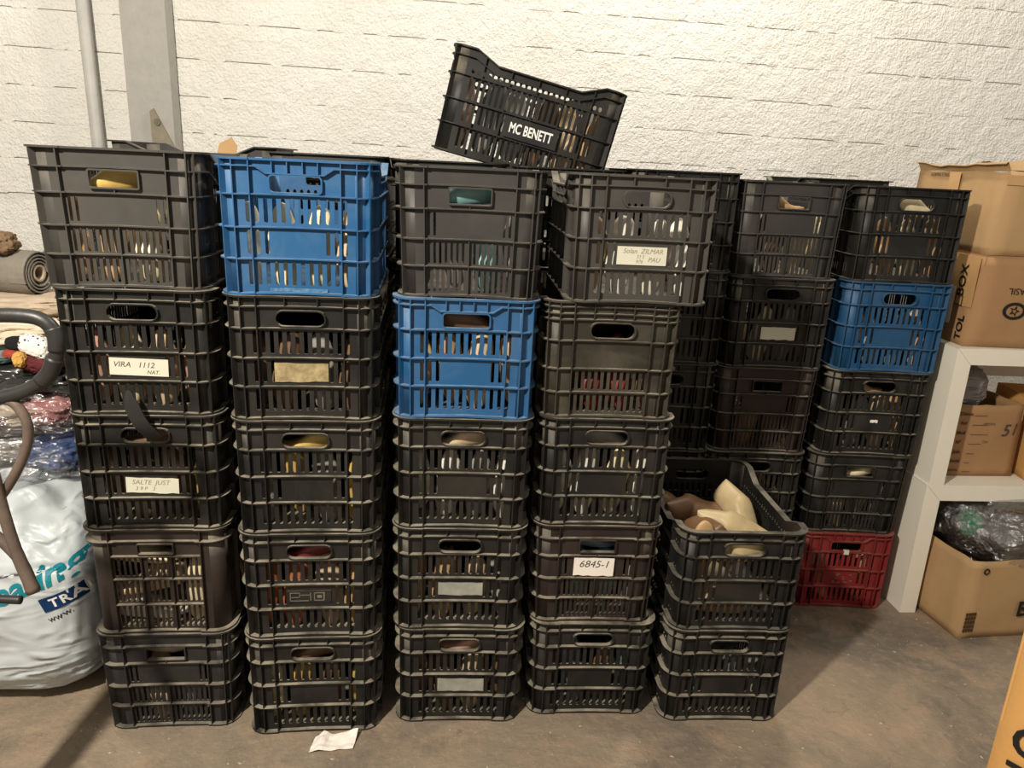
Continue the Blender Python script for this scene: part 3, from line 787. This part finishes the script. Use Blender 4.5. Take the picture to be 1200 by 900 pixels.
# ------------------------------------------------------------------ crumpled forms
def blob(name, c, r, seed, amp, freq, sub=4, power=0.8, flat=0.0, ridged=True, fine=0.18):
    bm = bmesh.new(); bmesh.ops.create_icosphere(bm, subdivisions=sub, radius=1.0)
    for v in bm.verts:
        p = v.co.copy()
        q = Vector([math.copysign(abs(a)**power, a) for a in p])
        n1 = noise.fractal(p*freq+Vector((seed*7.3, seed, 0)), 0.9, 2.1, 4)
        n2 = 1-abs(noise.noise(p*freq*1.7+Vector((0, seed*5.1, seed))))*2
        n3 = 1-2*abs(noise.noise(p*freq*3.6+Vector((seed*2.2, 3, seed*1.7))+Vector((n1, n2, 0))*0.6))
        n4 = 1-2*abs(noise.noise(p*freq*8+Vector((seed, 8, seed*3.1))))
        d = 1+amp*n1+(amp*(0.6*n2+0.42*n3+fine*n4) if ridged else 0)
        q = Vector((q.x*r[0]*d, q.y*r[1]*d, q.z*r[2]*d))
        if flat and q.z < -r[2]*flat: q.z = -r[2]*flat
        v.co = q
    me = bpy.data.meshes.new(name); bm.to_mesh(me); bm.free(); me.materials.append(None)
    for p in me.polygons: p.use_smooth = True
    return me
# big white sack
SX, SY, SZ = -1.272, 2.135, 0.0
def sack_mesh():
    bm = bmesh.new(); bmesh.ops.create_icosphere(bm, subdivisions=6, radius=1.0)
    for v in bm.verts:
        p = v.co.copy()
        q = Vector([math.copysign(abs(a)**(0.50 if p.z < 0.2 else 0.58), a) for a in p])
        f1 = noise.noise(Vector((p.x*2.0, p.y*2.0, p.z*6.5+p.x*1.5))+Vector((3, 1, 4)))
        f2 = 1-2*abs(noise.noise(Vector((p.x*3.5, p.y*3.5, p.z*9.0-p.x*2.0))+Vector((8, 2, 1))))
        topw = max(0, p.z)
        f3 = 1-2*abs(noise.noise(Vector((p.x*6+p.z*5, p.y*6, p.z*11))+Vector((2, 7, 3))+Vector((f1, f2, 0))))
        d = 1+0.026*f1+0.020*f2+0.010*f3+topw*(0.12*noise.noise(p*3.2+Vector((1, 9, 2)))+0.03*f3)
        z = (q.z+1)/2
        wid = 0.95+0.10*math.sin(math.pi*min(1, z*1.15))-0.16*max(0, z-0.75)/0.25
        v.co = Vector((q.x*0.295*d*wid, q.y*0.31*d*wid, z*0.62*(1+0.10*topw*noise.noise(p*2.5+Vector((5, 5, 1))))))
    me = bpy.data.meshes.new('sack_body'); bm.to_mesh(me)
    bv = BVHTree.FromBMesh(bm); bm.free(); me.materials.append(None)
    for p in me.polygons: p.use_smooth = True
    return me, bv
sme, sbv = sack_mesh()
sk = thing('white_sack', 'large crumpled white plastic sack with teal and navy print on the floor', 'sack', (SX, SY, SZ))
obj('sack_body', sme, 'sack', sk)
def on_sack(mb, off):
    out = []
    for v in mb.v:
        h = sbv.ray_cast(Vector((v.x, -1.0, v.z)), Vector((0, 1, 0)))
        y = h[0].y if h[0] is not None else -0.2
        out.append(Vector((v.x, y-off, v.z)))
    mb.v = out; return mb
def rot_text(mb, ang, x, z):
    c, s = math.cos(ang), math.sin(ang)
    mb.xf(lambda v: (x+v.x*c-v.z*s, 0, z+v.x*s+v.z*c)); return mb
def subdiv(mb, step=0.012):
    bm = bmesh.new(); vs = [bm.verts.new(v) for v in mb.v]
    for f in mb.f:
        try: bm.faces.new([vs[i] for i in f])
        except ValueError: pass
    bmesh.ops.triangulate(bm, faces=bm.faces[:])
    for _ in range(3):
        es = [e for e in bm.edges if e.calc_length() > step]
        if es: bmesh.ops.subdivide_edges(bm, edges=es, cuts=1)
        bmesh.ops.triangulate(bm, faces=bm.faces[:])
    bm.verts.index_update()
    o = MB(); o.add([v.co.copy() for v in bm.verts], [tuple(v.index for v in f.verts) for f in bm.faces]); bm.free(); return o
SP = obj('print', on_sack(subdiv(rot_text(text_mb('eazing', 0.085, bold=0.002, shear=0.2), R(22), 0.170, 0.420)), 0.003).mesh('print'), 'tealprint', sk)
SP['label'] = 'teal printed lettering'
mb = MB(); mb.add([(-0.075, 0, -0.021), (0.075, 0, -0.021), (0.075, 0, 0.021), (-0.075, 0, 0.021)], [(0, 1, 2, 3)])
pb = obj('print_panel', on_sack(subdiv(rot_text(mb, R(17), 0.258, 0.372)), 0.003).mesh('print_panel'), 'navyprint', sk)
obj('lettering', on_sack(subdiv(rot_text(text_mb('TRAN', 0.036, bold=0.001, space=1.2), R(17), 0.258, 0.371)), 0.0045).mesh('lettering'), 'whiteprint', pb)
obj('print', on_sack(subdiv(rot_text(text_mb('www.', 0.026), R(22), 0.226, 0.318)), 0.003).mesh('print'), 'blackink', sk)

def pile(name, label, cat, c, r, mat, seed, amp=0.17, freq=1.8, power=0.8, rot=(0, 0, 0)):
    return tag(obj(name, blob(name, c, r, seed, amp, freq, 5, power), mat, None, c, rot), label, cat)
def clothes_bag(label, c, r, seed, inner):
    t = thing('clothes_bag', label, 'bag', c)
    for k, (nm, mt_, off, rr_) in enumerate(inner):
        obj(nm, blob(nm, 0, rr_, seed+k*3.3, 0.16, 2.0, 5, 0.8, fine=0.05), mt_, t, off)
    obj('plastic_film', blob('plastic_film', 0, r, seed+1.7, 0.14, 2.8, 5, 0.75, fine=0.10), 'film', t)
    return t
clothes_bag('glossy plastic bag of black and blue clothes lying on the white sack', (-1.36, 2.27, 0.665), (0.31, 0.25, 0.075), 2,
            [('black_garment', 'dark_cloth', (-0.03, 0.01, 0.0), (0.25, 0.20, 0.052)), ('blue_garment', 'blue_cloth', (0.195, -0.085, 0.0), (0.085, 0.11, 0.042)), ('grey_garment', 'grey_cloth', (0.02, -0.16, 0.02), (0.11, 0.05, 0.026))])
clothes_bag('cloudy plastic bag of pink and white clothes at the left edge', (-1.37, 2.30, 0.785), (0.30, 0.23, 0.065), 4,
            [('white_garment', 'cream_cloth', (-0.02, 0.0, 0.0), (0.25, 0.19, 0.048)), ('pink_garment', 'pink_cloth', (0.185, -0.10, 0.002), (0.075, 0.09, 0.034)), ('maroon_garment', 'maroon_cloth', (0.00, -0.165, -0.02), (0.09, 0.04, 0.018))])
pile('garment_bundle', 'dark garments bundled in black film above the pink clothes', 'clothing', (-1.42, 2.33, 0.850), (0.31, 0.20, 0.050), 'blackbag', 6, 0.16, 2.4)
pile('teal_garment', 'grey teal garment roll behind the black trolley handle', 'clothing', (-1.375, 2.26, 0.950), (0.100, 0.07, 0.045), 'teal_cloth', 7, 0.08)
pile('patterned_cloth', 'white cloth with small black dots seen through the trolley handle', 'cloth', (-1.200, 2.17, 0.976), (0.044, 0.03, 0.028), 'dots', 8, 0.10, 1.8, 0.8, (0, 0.4, 0))
pile('red_garment', 'small red garment scrap under the grey teal garment', 'clothing', (-1.264, 2.16, 0.955), (0.022, 0.02, 0.010), 'red_cloth', 9)
pile('yellow_garment', 'small yellow garment scrap beside the red scrap', 'clothing', (-1.238, 2.15, 0.942), (0.016, 0.02, 0.020), 'yellow_cloth', 10)
pile('maroon_garment', 'maroon garment below the dotted white cloth', 'clothing', (-1.195, 2.19, 0.925), (0.050, 0.04, 0.028), 'maroon_cloth', 11)
pile('black_garment', 'small square of black fabric next to the grey teal garment', 'clothing', (-1.256, 2.17, 0.984), (0.024, 0.02, 0.018), 'black_cloth', 12, 0.06, 1.5, 0.6)
pile('cream_garment', 'pale crumpled fabric behind the top of the trolley handle', 'clothing', (-1.40, 2.37, 0.985), (0.27, 0.16, 0.045), 'cream_cloth', 13, 0.18, 2.4)
pile('beige_cloth', 'beige folded cloth under the grey fabric roll', 'cloth', (-1.40, 2.42, 1.052), (0.30, 0.13, 0.030), 'beige_cloth', 14, 0.14)
# fabric roll with spiral end
fr = thing('fabric_roll', 'grey fabric roll lying on the piled clothes at the left edge', 'fabric', (-1.290, 2.40, 1.150), (0, 0, R(-12)))
obj('roll_body', tube([(-0.7, 0, 0), (-0.02, 0, 0), (0, 0, 0)], [0.068, 0.068, 0.066], 28, cap=False).mesh('roll_body', True), 'grey_cloth', fr)
sp = []; n = 90
for i in range(n):
    a = i/n*2*math.pi*3.6; r_ = 0.030+0.036*i/n
    sp.append((r_*math.cos(a), r_*math.sin(a), r_))
vs = []; fs = []
for (yy, zz, r_) in sp:
    k = (r_+0.004)/r_
    vs += [(0.004, yy, zz), (0.004, yy*k, zz*k), (-0.05, yy*k, zz*k), (-0.05, yy, zz)]
for i in range(n-1):
    for j in range(4): fs.append((i*4+j, i*4+(j+1) % 4, i*4+4+(j+1) % 4, i*4+4+j))
obj('spiral_end', mesh('spiral_end', vs, fs), 'grey_cloth', fr)
vs = []; fs = []
for xx in (0.002, -0.05):
    for r_ in (0.020, 0.026):
        for i in range(24): vs.append((xx, r_*math.cos(2*math.pi*i/24), r_*math.sin(2*math.pi*i/24)))
for i in range(24):
    j = (i+1) % 24
    fs += [(i, j, 24+j, 24+i), (24+i, 24+j, 72+j, 72+i), (48+i, 48+j, j, i)]
obj('core', mesh('core', vs, fs, False), 'beige_cloth', fr)
pile('brown_cloth', 'small brown cloth bundle on the fabric roll', 'cloth', (-1.385, 2.38, 1.240), (0.045, 0.04, 0.030), 'brown_cloth', 15)

# ------------------------------------------------------------------ hand trolley
tr = thing('hand_trolley', 'hand trolley with black looped handle and worn brown tubes at left edge', 'trolley', (-1.0, 1.36, 0))
def tp(name, pts, rad, mat, sub=6, n=12, lab=None):
    P = [Vector(p)-Vector((-1.0, 1.36, 0)) for p in smooth_path(pts, sub)]
    o = obj(name, tube(P, rad, n).mesh(name, True), mat, tr)
    if lab: o['label'] = lab
    return o
tp('handle_bar', [(-1.0, 1.40, 1.222), (-0.90, 1.40, 1.226), (-0.80, 1.40, 1.230), (-0.757, 1.40, 1.222), (-0.738, 1.40, 1.195), (-0.740, 1.40, 1.160), (-0.757, 1.40, 1.123), (-0.795, 1.40, 1.092), (-0.85, 1.40, 1.072), (-0.92, 1.40, 1.062), (-1.0, 1.40, 1.060)], 0.0135, 'rubber', 6, 14, 'black looped handle')
tp('hand_grip', [(-0.742, 1.3995, 1.209), (-0.737, 1.3995, 1.190), (-0.739, 1.3995, 1.166)], 0.0155, 'rubber', 4, 14)
tp('hand_grip', [(-0.744, 1.3995, 1.152), (-0.757, 1.3995, 1.123), (-0.775, 1.3995, 1.104)], 0.0155, 'rubber', 4, 14)
tp('lever_tube', [(-0.850, 1.40, 1.070), (-0.826, 1.40, 1.058), (-0.811, 1.40, 1.020), (-0.818, 1.40, 0.975), (-0.845, 1.40, 0.920), (-0.885, 1.40, 0.862), (-0.94, 1.40, 0.80), (-1.0, 1.40, 0.75)], 0.0095, 'tube')
tp('lever_tube', [(-0.880, 1.385, 0.960), (-0.872, 1.385, 0.860), (-0.858, 1.385, 0.760), (-0.836, 1.385, 0.668)], [0.011]*13+[0.012]*4+[0.0135]*2, 'tube')
tp('lever_tube', [(-0.836, 1.388, 0.664), (-0.858, 1.400, 0.720), (-0.895, 1.405, 0.770), (-0.95, 1.405, 0.830), (-1.0, 1.40, 0.88)], 0.0105, 'tube')
tp('lever_tube', [(-0.880, 1.385, 0.960), (-0.93, 1.39, 0.985), (-1.0, 1.40, 1.0)], 0.011, 'tube')
tp('cross_rod', [(-1.0, 1.42, 0.630), (-0.93, 1.42, 0.628), (-0.885, 1.42, 0.626)], 0.009, 'rubber')
mb = MB(); mb.box(-0.05, 0.01, -0.02, 0.05, 0.0, 1.34)
obj('upright_post', mb.mesh('upright_post'), 'rubber', tr)
mb = MB(); mb.box(-0.45, 0.01, -0.06, 0.28, 0.0, 0.012); mb.xf(lambda v: (v.x, v.y-0.30, v.z))
obj('toe_plate', mb.mesh('toe_plate'), 'rubber', tr)

# ------------------------------------------------------------------ white shelf
def quad_prism(poly, y0, y1):
    mb = prism(poly, [], y1-y0); mb.xf(lambda v: (v.x, v.y+y0, v.z)); return mb
SXL, SXR, SD = 1.672, 2.95, 0.46
def shelf_unit(label, z0, z1, th, xl):
    t = thing('shelf_module', label, 'shelf', (xl, 2.338, z0), (0, 0, 0), 'white shelf modules at the right')
    L = SXR-xl; h_ = z1-z0; e = 0.0006
    obj('side_panel', quad_prism([(0, 0), (th, 0), (th, h_-th-e), (0, h_-e)], 0, SD).mesh('side_panel'), 'whitelam', t)
    obj('side_panel', quad_prism([(L-th, 0), (L, 0), (L, h_-e), (L-th, h_-th-e)], 0, SD).mesh('side_panel'), 'whitelam', t)
    obj('top_panel', quad_prism([(th+e, h_-th), (L-th-e, h_-th), (L-e, h_), (e, h_)], 0, SD).mesh('top_panel'), 'whitelam', t)
    obj('back_rail', quad_prism([(th, h_-th-0.15), (L-th, h_-th-0.15), (L-th, h_-th), (th, h_-th)], SD-0.02, SD).mesh('back_rail'), 'whitelam', t)
    return t
shelf_unit('lower white laminate shelf module on the floor, thick mitred panels', 0.0, 0.516, 0.060, SXL)
shelf_unit('upper white laminate shelf module stacked on the lower one', 0.516, 1.013, 0.056, SXL+0.006)

# ------------------------------------------------------------------ cardboard boxes
def carton(label, loc, rz, w_, d_, h_, mat, seed=0, top=False, bulge=0.0, lean=0.0):
    """origin at the front-left bottom corner; walls are separate panels"""
    t = thing('cardboard_box', label, 'box', loc, (0, 0, rz))
    th = 0.005; n = 10
    def wall_(name, P, Q, inward):
        mb = MB(); vs = []; fs = []
        for k in (0, 1):
            for j in range(n+1):
                for i in range(n+1):
                    u, v = i/n, j/n
                    p = Vector(P).lerp(Vector(Q), u); z = v*h_
                    b = bulge*math.sin(math.pi*u)*math.sin(math.pi*min(1, v*0.9+0.1))
                    nz_ = 0.004*noise.noise((u*3+seed, v*3, seed*2.0))*math.sin(math.pi*u)
                    p = p + Vector(inward)*(th*k) - Vector(inward)*(b+nz_)
                    zz = z + (0.012*noise.noise((u*4+seed*3, 0.5, 1.0)) if (j == n and not top) else 0)
                    vs.append((p.x+lean*z, p.y, zz))
        N = (n+1)*(n+1)
        for j in range(n):
            for i in range(n):
                a = j*(n+1)+i; fs.append((a, a+1, a+n+2, a+n+1)); fs.append((N+a, N+a+n+1, N+a+n+2, N+a+1))
        for i in range(n):
            a = n*(n+1)+i; fs.append((a, a+1, N+a+1, N+a)); fs.append((i, N+i, N+i+1, i+1))
            a = i*(n+1); fs.append((a, a+n+1, N+a+n+1, N+a)); a = i*(n+1)+n; fs.append((a, N+a, N+a+n+1, a+n+1))
        mb.add(vs, fs); return obj(name, mb.mesh(name, True), mat, t)
    wall_('front_wall', (0, 0, 0), (w_, 0, 0), (0, 1, 0))
    wall_('left_wall', (0, d_, 0), (0, 0, 0), (1, 0, 0))
    wall_('right_wall', (w_, 0, 0), (w_, d_, 0), (-1, 0, 0))
    wall_('back_wall', (w_, d_, 0), (0, d_, 0), (0, -1, 0))
    mb = MB(); mb.box(0.004, w_-0.004, 0.004, d_-0.004, 0.0, 0.004)
    obj('bottom', mb.mesh('bottom'), mat, t)
    if top:
        mb = MB(); mb.box(0.0+lean*h_, w_+lean*h_, 0.0, d_, h_, h_+0.005); obj('top_flap', mb.mesh('top_flap'), mat, t)
    return t
def flap(t, P, Q, out, up_, seed, mat):
    n = 10; m_ = 4; vs = []; fs = []
    for k in (0, 1):
        for j in range(m_+1):
            for i in range(n+1):
                u = i/n; v = j/m_
                p = Vector(P).lerp(Vector(Q), u) + (Vector(out)*v) + Vector((0, 0, up_*math.sin(v*2.2)))
                p += Vector((0, 0, 0.018*v*noise.noise((u*4+seed, v, 0.3)) + 0.004*k))
                p += Vector(out)*0.25*v*noise.noise((u*3+seed*2, 4, 0))
                vs.append(p)
    N = (n+1)*(m_+1)
    for j in range(m_):
        for i in range(n):
            a = j*(n+1)+i; fs.append((N+a, N+a+1, N+a+n+2, N+a+n+1)); fs.append((a, a+n+1, a+n+2, a+1))
    for i in range(n):
        a = m_*(n+1)+i; fs.append((a, N+a, N+a+1, a+1))
    return obj('flap', mesh('flap', vs, fs, True), mat, t)
def strip(t, name, poly, mat, face='front', off=0.0016, x=0.0):
    """flat tape or print on a box face; poly in (u,z)"""
    mb = prism(poly, [], 0.0008)
    if face == 'front': mb.xf(lambda v: (v.x, -off-0.0006+v.y, v.z))
    else: mb.xf(lambda v: (x-off-0.0006+v.y, -v.x, v.z))   # left wall: u runs towards the front (negative = further back)
    return obj(name, mb.mesh(name), mat, t)
# two stacked boxes on the shelf top
b1 = carton('lower of two stacked cardboard boxes on the shelf, star emblem on front', (1.716, 2.375, 1.0135), R(-3), 0.55, 0.40, 0.302, 'card2', 1, True, 0.004, 0.05)
strip(b1, 'tape', [(-0.13, 0.13), (-0.004, 0.13), (-0.004, 0.300), (-0.13, 0.300)], 'tape', 'left', 0.009, 0.012)
mb = text_mb('BOX', 0.052, bold=0.0012); mb.xf(lambda v: (-0.0115+0.012-0.003, 0.07+v.z, 0.215+v.x)); obj('lettering', mb.mesh('lettering'), 'blackink', b1)
mb = prism([(-0.09, 0.13), (-0.05, 0.13), (-0.05, 0.165), (-0.09, 0.165)], [[(-0.087, 0.133), (-0.053, 0.133), (-0.053, 0.162), (-0.087, 0.162)]], 0.0006); mb.xf(lambda v: (-0.0035+v.y, -v.x, v.z)); obj('print', mb.mesh('print'), 'brownink', b1)
mb = text_mb('TOL', 0.045, bold=0.001); mb.xf(lambda v: (-0.006+0.0025, 0.034+v.z, 0.058+v.x)); obj('lettering', mb.mesh('lettering'), 'blackink', b1)
strip(b1, 'paper_slip', [(-0.24, 0.05), (-0.10, 0.06), (-0.10, 0.19), (-0.24, 0.19)], 'whitepaper', 'left', 0.011, 0.010)
mb = text_mb('BRASIL', 0.030); mb.xf(lambda v: (0.150-v.x+0.008, -0.0062, 0.195-v.z)); obj('lettering', mb.mesh('lettering'), 'blackink', b1)
# star emblem
def star(cx, cz, r):
    return [(cx+(r if k % 2 == 0 else r*0.42)*math.sin(math.pi*k/5+0.3), cz+(r if k % 2 == 0 else r*0.42)*math.cos(math.pi*k/5+0.3)) for k in range(10)]
def circ(cx, cz, rx, rz_, n=26): return [(cx+rx*math.cos(2*math.pi*i/n), cz+rz_*math.sin(2*math.pi*i/n)) for i in range(n)]
mb = prism(circ(0.146, 0.128, 0.040, 0.029), [circ(0.146, 0.128, 0.029, 0.020)], 0.0006); mb.xf(lambda v: (v.x, v.y-0.0068, v.z)); em = obj('emblem', mb.mesh('emblem'), 'blackink', b1); em['label'] = 'black star in a ring'
mb = prism(star(0.146, 0.128, 0.019), [star(0.146, 0.128, 0.011)], 0.0006); mb.xf(lambda v: (v.x, v.y-0.0068, v.z)); obj('star', mb.mesh('star'), 'blackink', em)
b2 = carton('upper of two stacked cardboard boxes by the wall, torn open flaps', (1.738, 2.378, 1.3215), R(-2), 0.55, 0.52, 0.268, 'card', 2, False, 0.003, 0.05)
flap(b2, (0.0134, 0.0, 0.266), (0.56, 0.0, 0.266), (0, 0.16, 0), 0.030, 1, 'card'); flap(b2, (0.0134, 0.52, 0.266), (0.0134, 0.0, 0.266), (-0.018, 0, 0.004), 0.016, 2, 'card')
flap(b2, (0.563, 0.0, 0.266), (0.563, 0.52, 0.266), (-0.20, 0, 0), 0.02, 3, 'card')
strip(b2, 'tape', [(-0.30, 0.05), (-0.235, 0.05), (-0.235, 0.262), (-0.30, 0.262)], 'tape', 'left', 0.004, 0.004)
mb = text_mb('8', 0.035); mb.xf(lambda v: (0.0035, -(-0.262+v.x), 0.215+v.z)); obj('lettering', mb.mesh('lettering'), 'brownink', b2)
mb = text_mb('NORMAS E SEGURO', 0.016); mb.xf(lambda v: (0.0075, -(-0.36+v.x), 0.252+v.z)); obj('lettering', mb.mesh('lettering'), 'brownink', b2)
strip(b2, 'tape', [(0.008, 0.225), (0.20, 0.222), (0.20, 0.255), (0.010, 0.255)], 'tape', 'front', 0.004)
# box under the shelf
b3 = carton('crushed cardboard box on the floor in the lower shelf opening', (1.786, 2.175, 0.0), R(6), 0.52, 0.46, 0.305, 'card', 3, False, 0.010, -0.02)
text_obj('BOX', 0.082, 'blackink', b3, (0.285, -0.0175, 0.115), bold=0.002)
mb = MB()
for i in range(4):
    for k in range(5): mb.box(0.012+i*0.011, 0.020+i*0.011, -0.0045, -0.004, 0.03+k*0.016, 0.043+k*0.016)
obj('print', mb.mesh('print'), 'brownink', b3, (-0.002, -0.002, 0.0))
mb = prism(circ(0.05, 0.268, 0.012, 0.012), [circ(0.05, 0.268, 0.007, 0.007)], 0.0006); mb.xf(lambda v: (v.x, v.y-0.0075, v.z)); obj('print', mb.mesh('print'), 'blackink', b3)
gb = thing('garment_bag', 'clear plastic bag of dark garments heaped in the lower shelf box', 'bag', (2.03, 2.42, 0.335))
obj('garments', blob('garments', 0, (0.20, 0.19, 0.095), 21, 0.12, 2.0), 'dark_cloth', gb)
obj('green_garment', blob('green_garment', 0, (0.035, 0.05, 0.05), 22, 0.10, 2.0, 3), 'green_cloth', gb, (-0.165, -0.085, 0.03))
obj('plastic_film', blob('plastic_film', 0, (0.235, 0.225, 0.120), 23, 0.12, 2.6), 'film', gb)
tag(obj('garment_bundle', blob('garment_bundle', 0, (0.10, 0.10, 0.06), 24, 0.12, 2.0), 'blue_cloth', None, (2.30, 2.36, 0.375)), 'bluish garment bundle at the right end of the lower shelf box', 'clothing')
# boxes in the upper opening
b4 = carton('open cardboard box with printed form lines and handwritten 51', (1.752, 2.425, 0.5165), R(1), 0.300, 0.30, 0.272, 'card2', 4, False, 0.003, -0.03)
for k, (a, z, L_) in enumerate((('Cliente', 0.240, 0.05), ('Ref', 0.205, 0.06), ('Mod', 0.168, 0.07), ('Nº', 0.132, 0.05), ('Qtde', 0.095, 0.03), ('Cabedal', 0.060, 0.02), ('Costura', 0.025, 0.03))):
    text_obj(a, 0.017, 'brownink', b4, (0.070-0.003*k, -0.0056, z), bold=0.0004)
    strip(b4, 'print', [(0.100, z-0.007), (0.100+L_, z-0.007), (0.100+L_, z-0.0058), (0.100, z-0.0058)], 'brownink', 'front', 0.0048)
text_obj('amostra', 0.014, 'brownink', b4, (0.165, -0.0056, 0.205)); text_obj('Cor', 0.014, 'brownink', b4, (0.165, -0.0056, 0.135))
text_obj('51', 0.062, 'ink', b4, (0.245, -0.0066, 0.180), (0, R(-8), 0), name='handwriting', shear=0.3)
tag(obj('plastic_bag', blob('plastic_bag', 0, (0.075, 0.07, 0.075), 31, 0.12, 2.2), 'greybag', None, (1.845, 2.52, 0.835)), 'crumpled grey plastic bag sticking out of the box marked 51', 'bag')
b5 = carton('orange cardboard box with green strip beside the box marked 51', (2.075, 2.385, 0.5165), R(-8), 0.40, 0.30, 0.285, 'card3', 5, True, 0.003)
strip(b5, 'green_strip', [(0.0, 0.045), (0.40, 0.045), (0.40, 0.065), (0.0, 0.065)], 'greentape', 'front', 0.005)
# near box at the lower right corner
b6 = carton('near orange cardboard box with large black letters, cut off at lower right', (0.934, 1.0, 0.0), R(-55), 0.42, 0.40, 0.95, 'card3', 6, True, 0.002)
mb = text_mb('OTTO', 0.078, bold=0.002, shear=0.0, sx=0.9); mb.xf(lambda v: (0.046+v.z*0.85, -0.0045, 0.582-v.x)); obj('lettering', mb.mesh('lettering'), 'blackink', b6)

# ------------------------------------------------------------------ paper scrap and floor grit
vs = []; fs = []; nx, ny = 14, 6; rs = random.Random(3)
for k in (0, 1):
    for j in range(ny+1):
        for i in range(nx+1):
            u, v = i/nx, j/ny
            z = 0.002+0.020*math.exp(-((u-0.22)/0.12)**2)*(0.3+0.7*v)+0.026*v*v*max(0, u-0.3)+0.004*(noise.noise((u*5, v*4, 2))+0.5)
            vs.append((u*0.115+(0.008*v), v*0.055+0.012*u+(0.004*noise.noise((u*14, 0, 7)) if v == 0 else 0), max(0.0008, z)+0.0007*k))
N = (nx+1)*(ny+1)
for j in range(ny):
    for i in range(nx):
        a = j*(nx+1)+i; fs.append((N+a, N+a+1, N+a+nx+2, N+a+nx+1)); fs.append((a, a+nx+1, a+nx+2, a+1))
tag(obj('paper_scrap', mesh('paper_scrap', vs, fs), 'whitepaper', None, (-0.368, 1.672, 0.0)), 'torn crumpled scrap of white paper on the floor before the second stack', 'paper')
mb = MB(); rs = random.Random(11)
for k in range(420):
    x = rs.uniform(-1.4, 2.2); y = rs.uniform(1.35, 2.3); s = rs.choice((0.001, 0.0013, 0.0016, 0.003)); a = rs.uniform(0, 6.28); l = s*rs.uniform(1, 2.6)
    c, s_ = math.cos(a), math.sin(a)
    q = [(x+c*l, y+s_*l), (x-s_*s, y+c*s), (x-c*l, y-s_*l), (x+s_*s, y-c*s)]
    mb.add([(p[0], p[1], 0.0) for p in q]+[(x, y, s*0.9)], [(0, 1, 4), (1, 2, 4), (2, 3, 4), (3, 0, 4)])
g = obj('floor_grit', mb.mesh('floor_grit'), 'scratch'); g['kind'] = 'stuff'
tag(g, 'pale grit and crumbs scattered over the concrete floor', 'grit'); g.material_slots[0].material = mat_plain('grit', srgb(176, 166, 150), 0.9, 0.2)
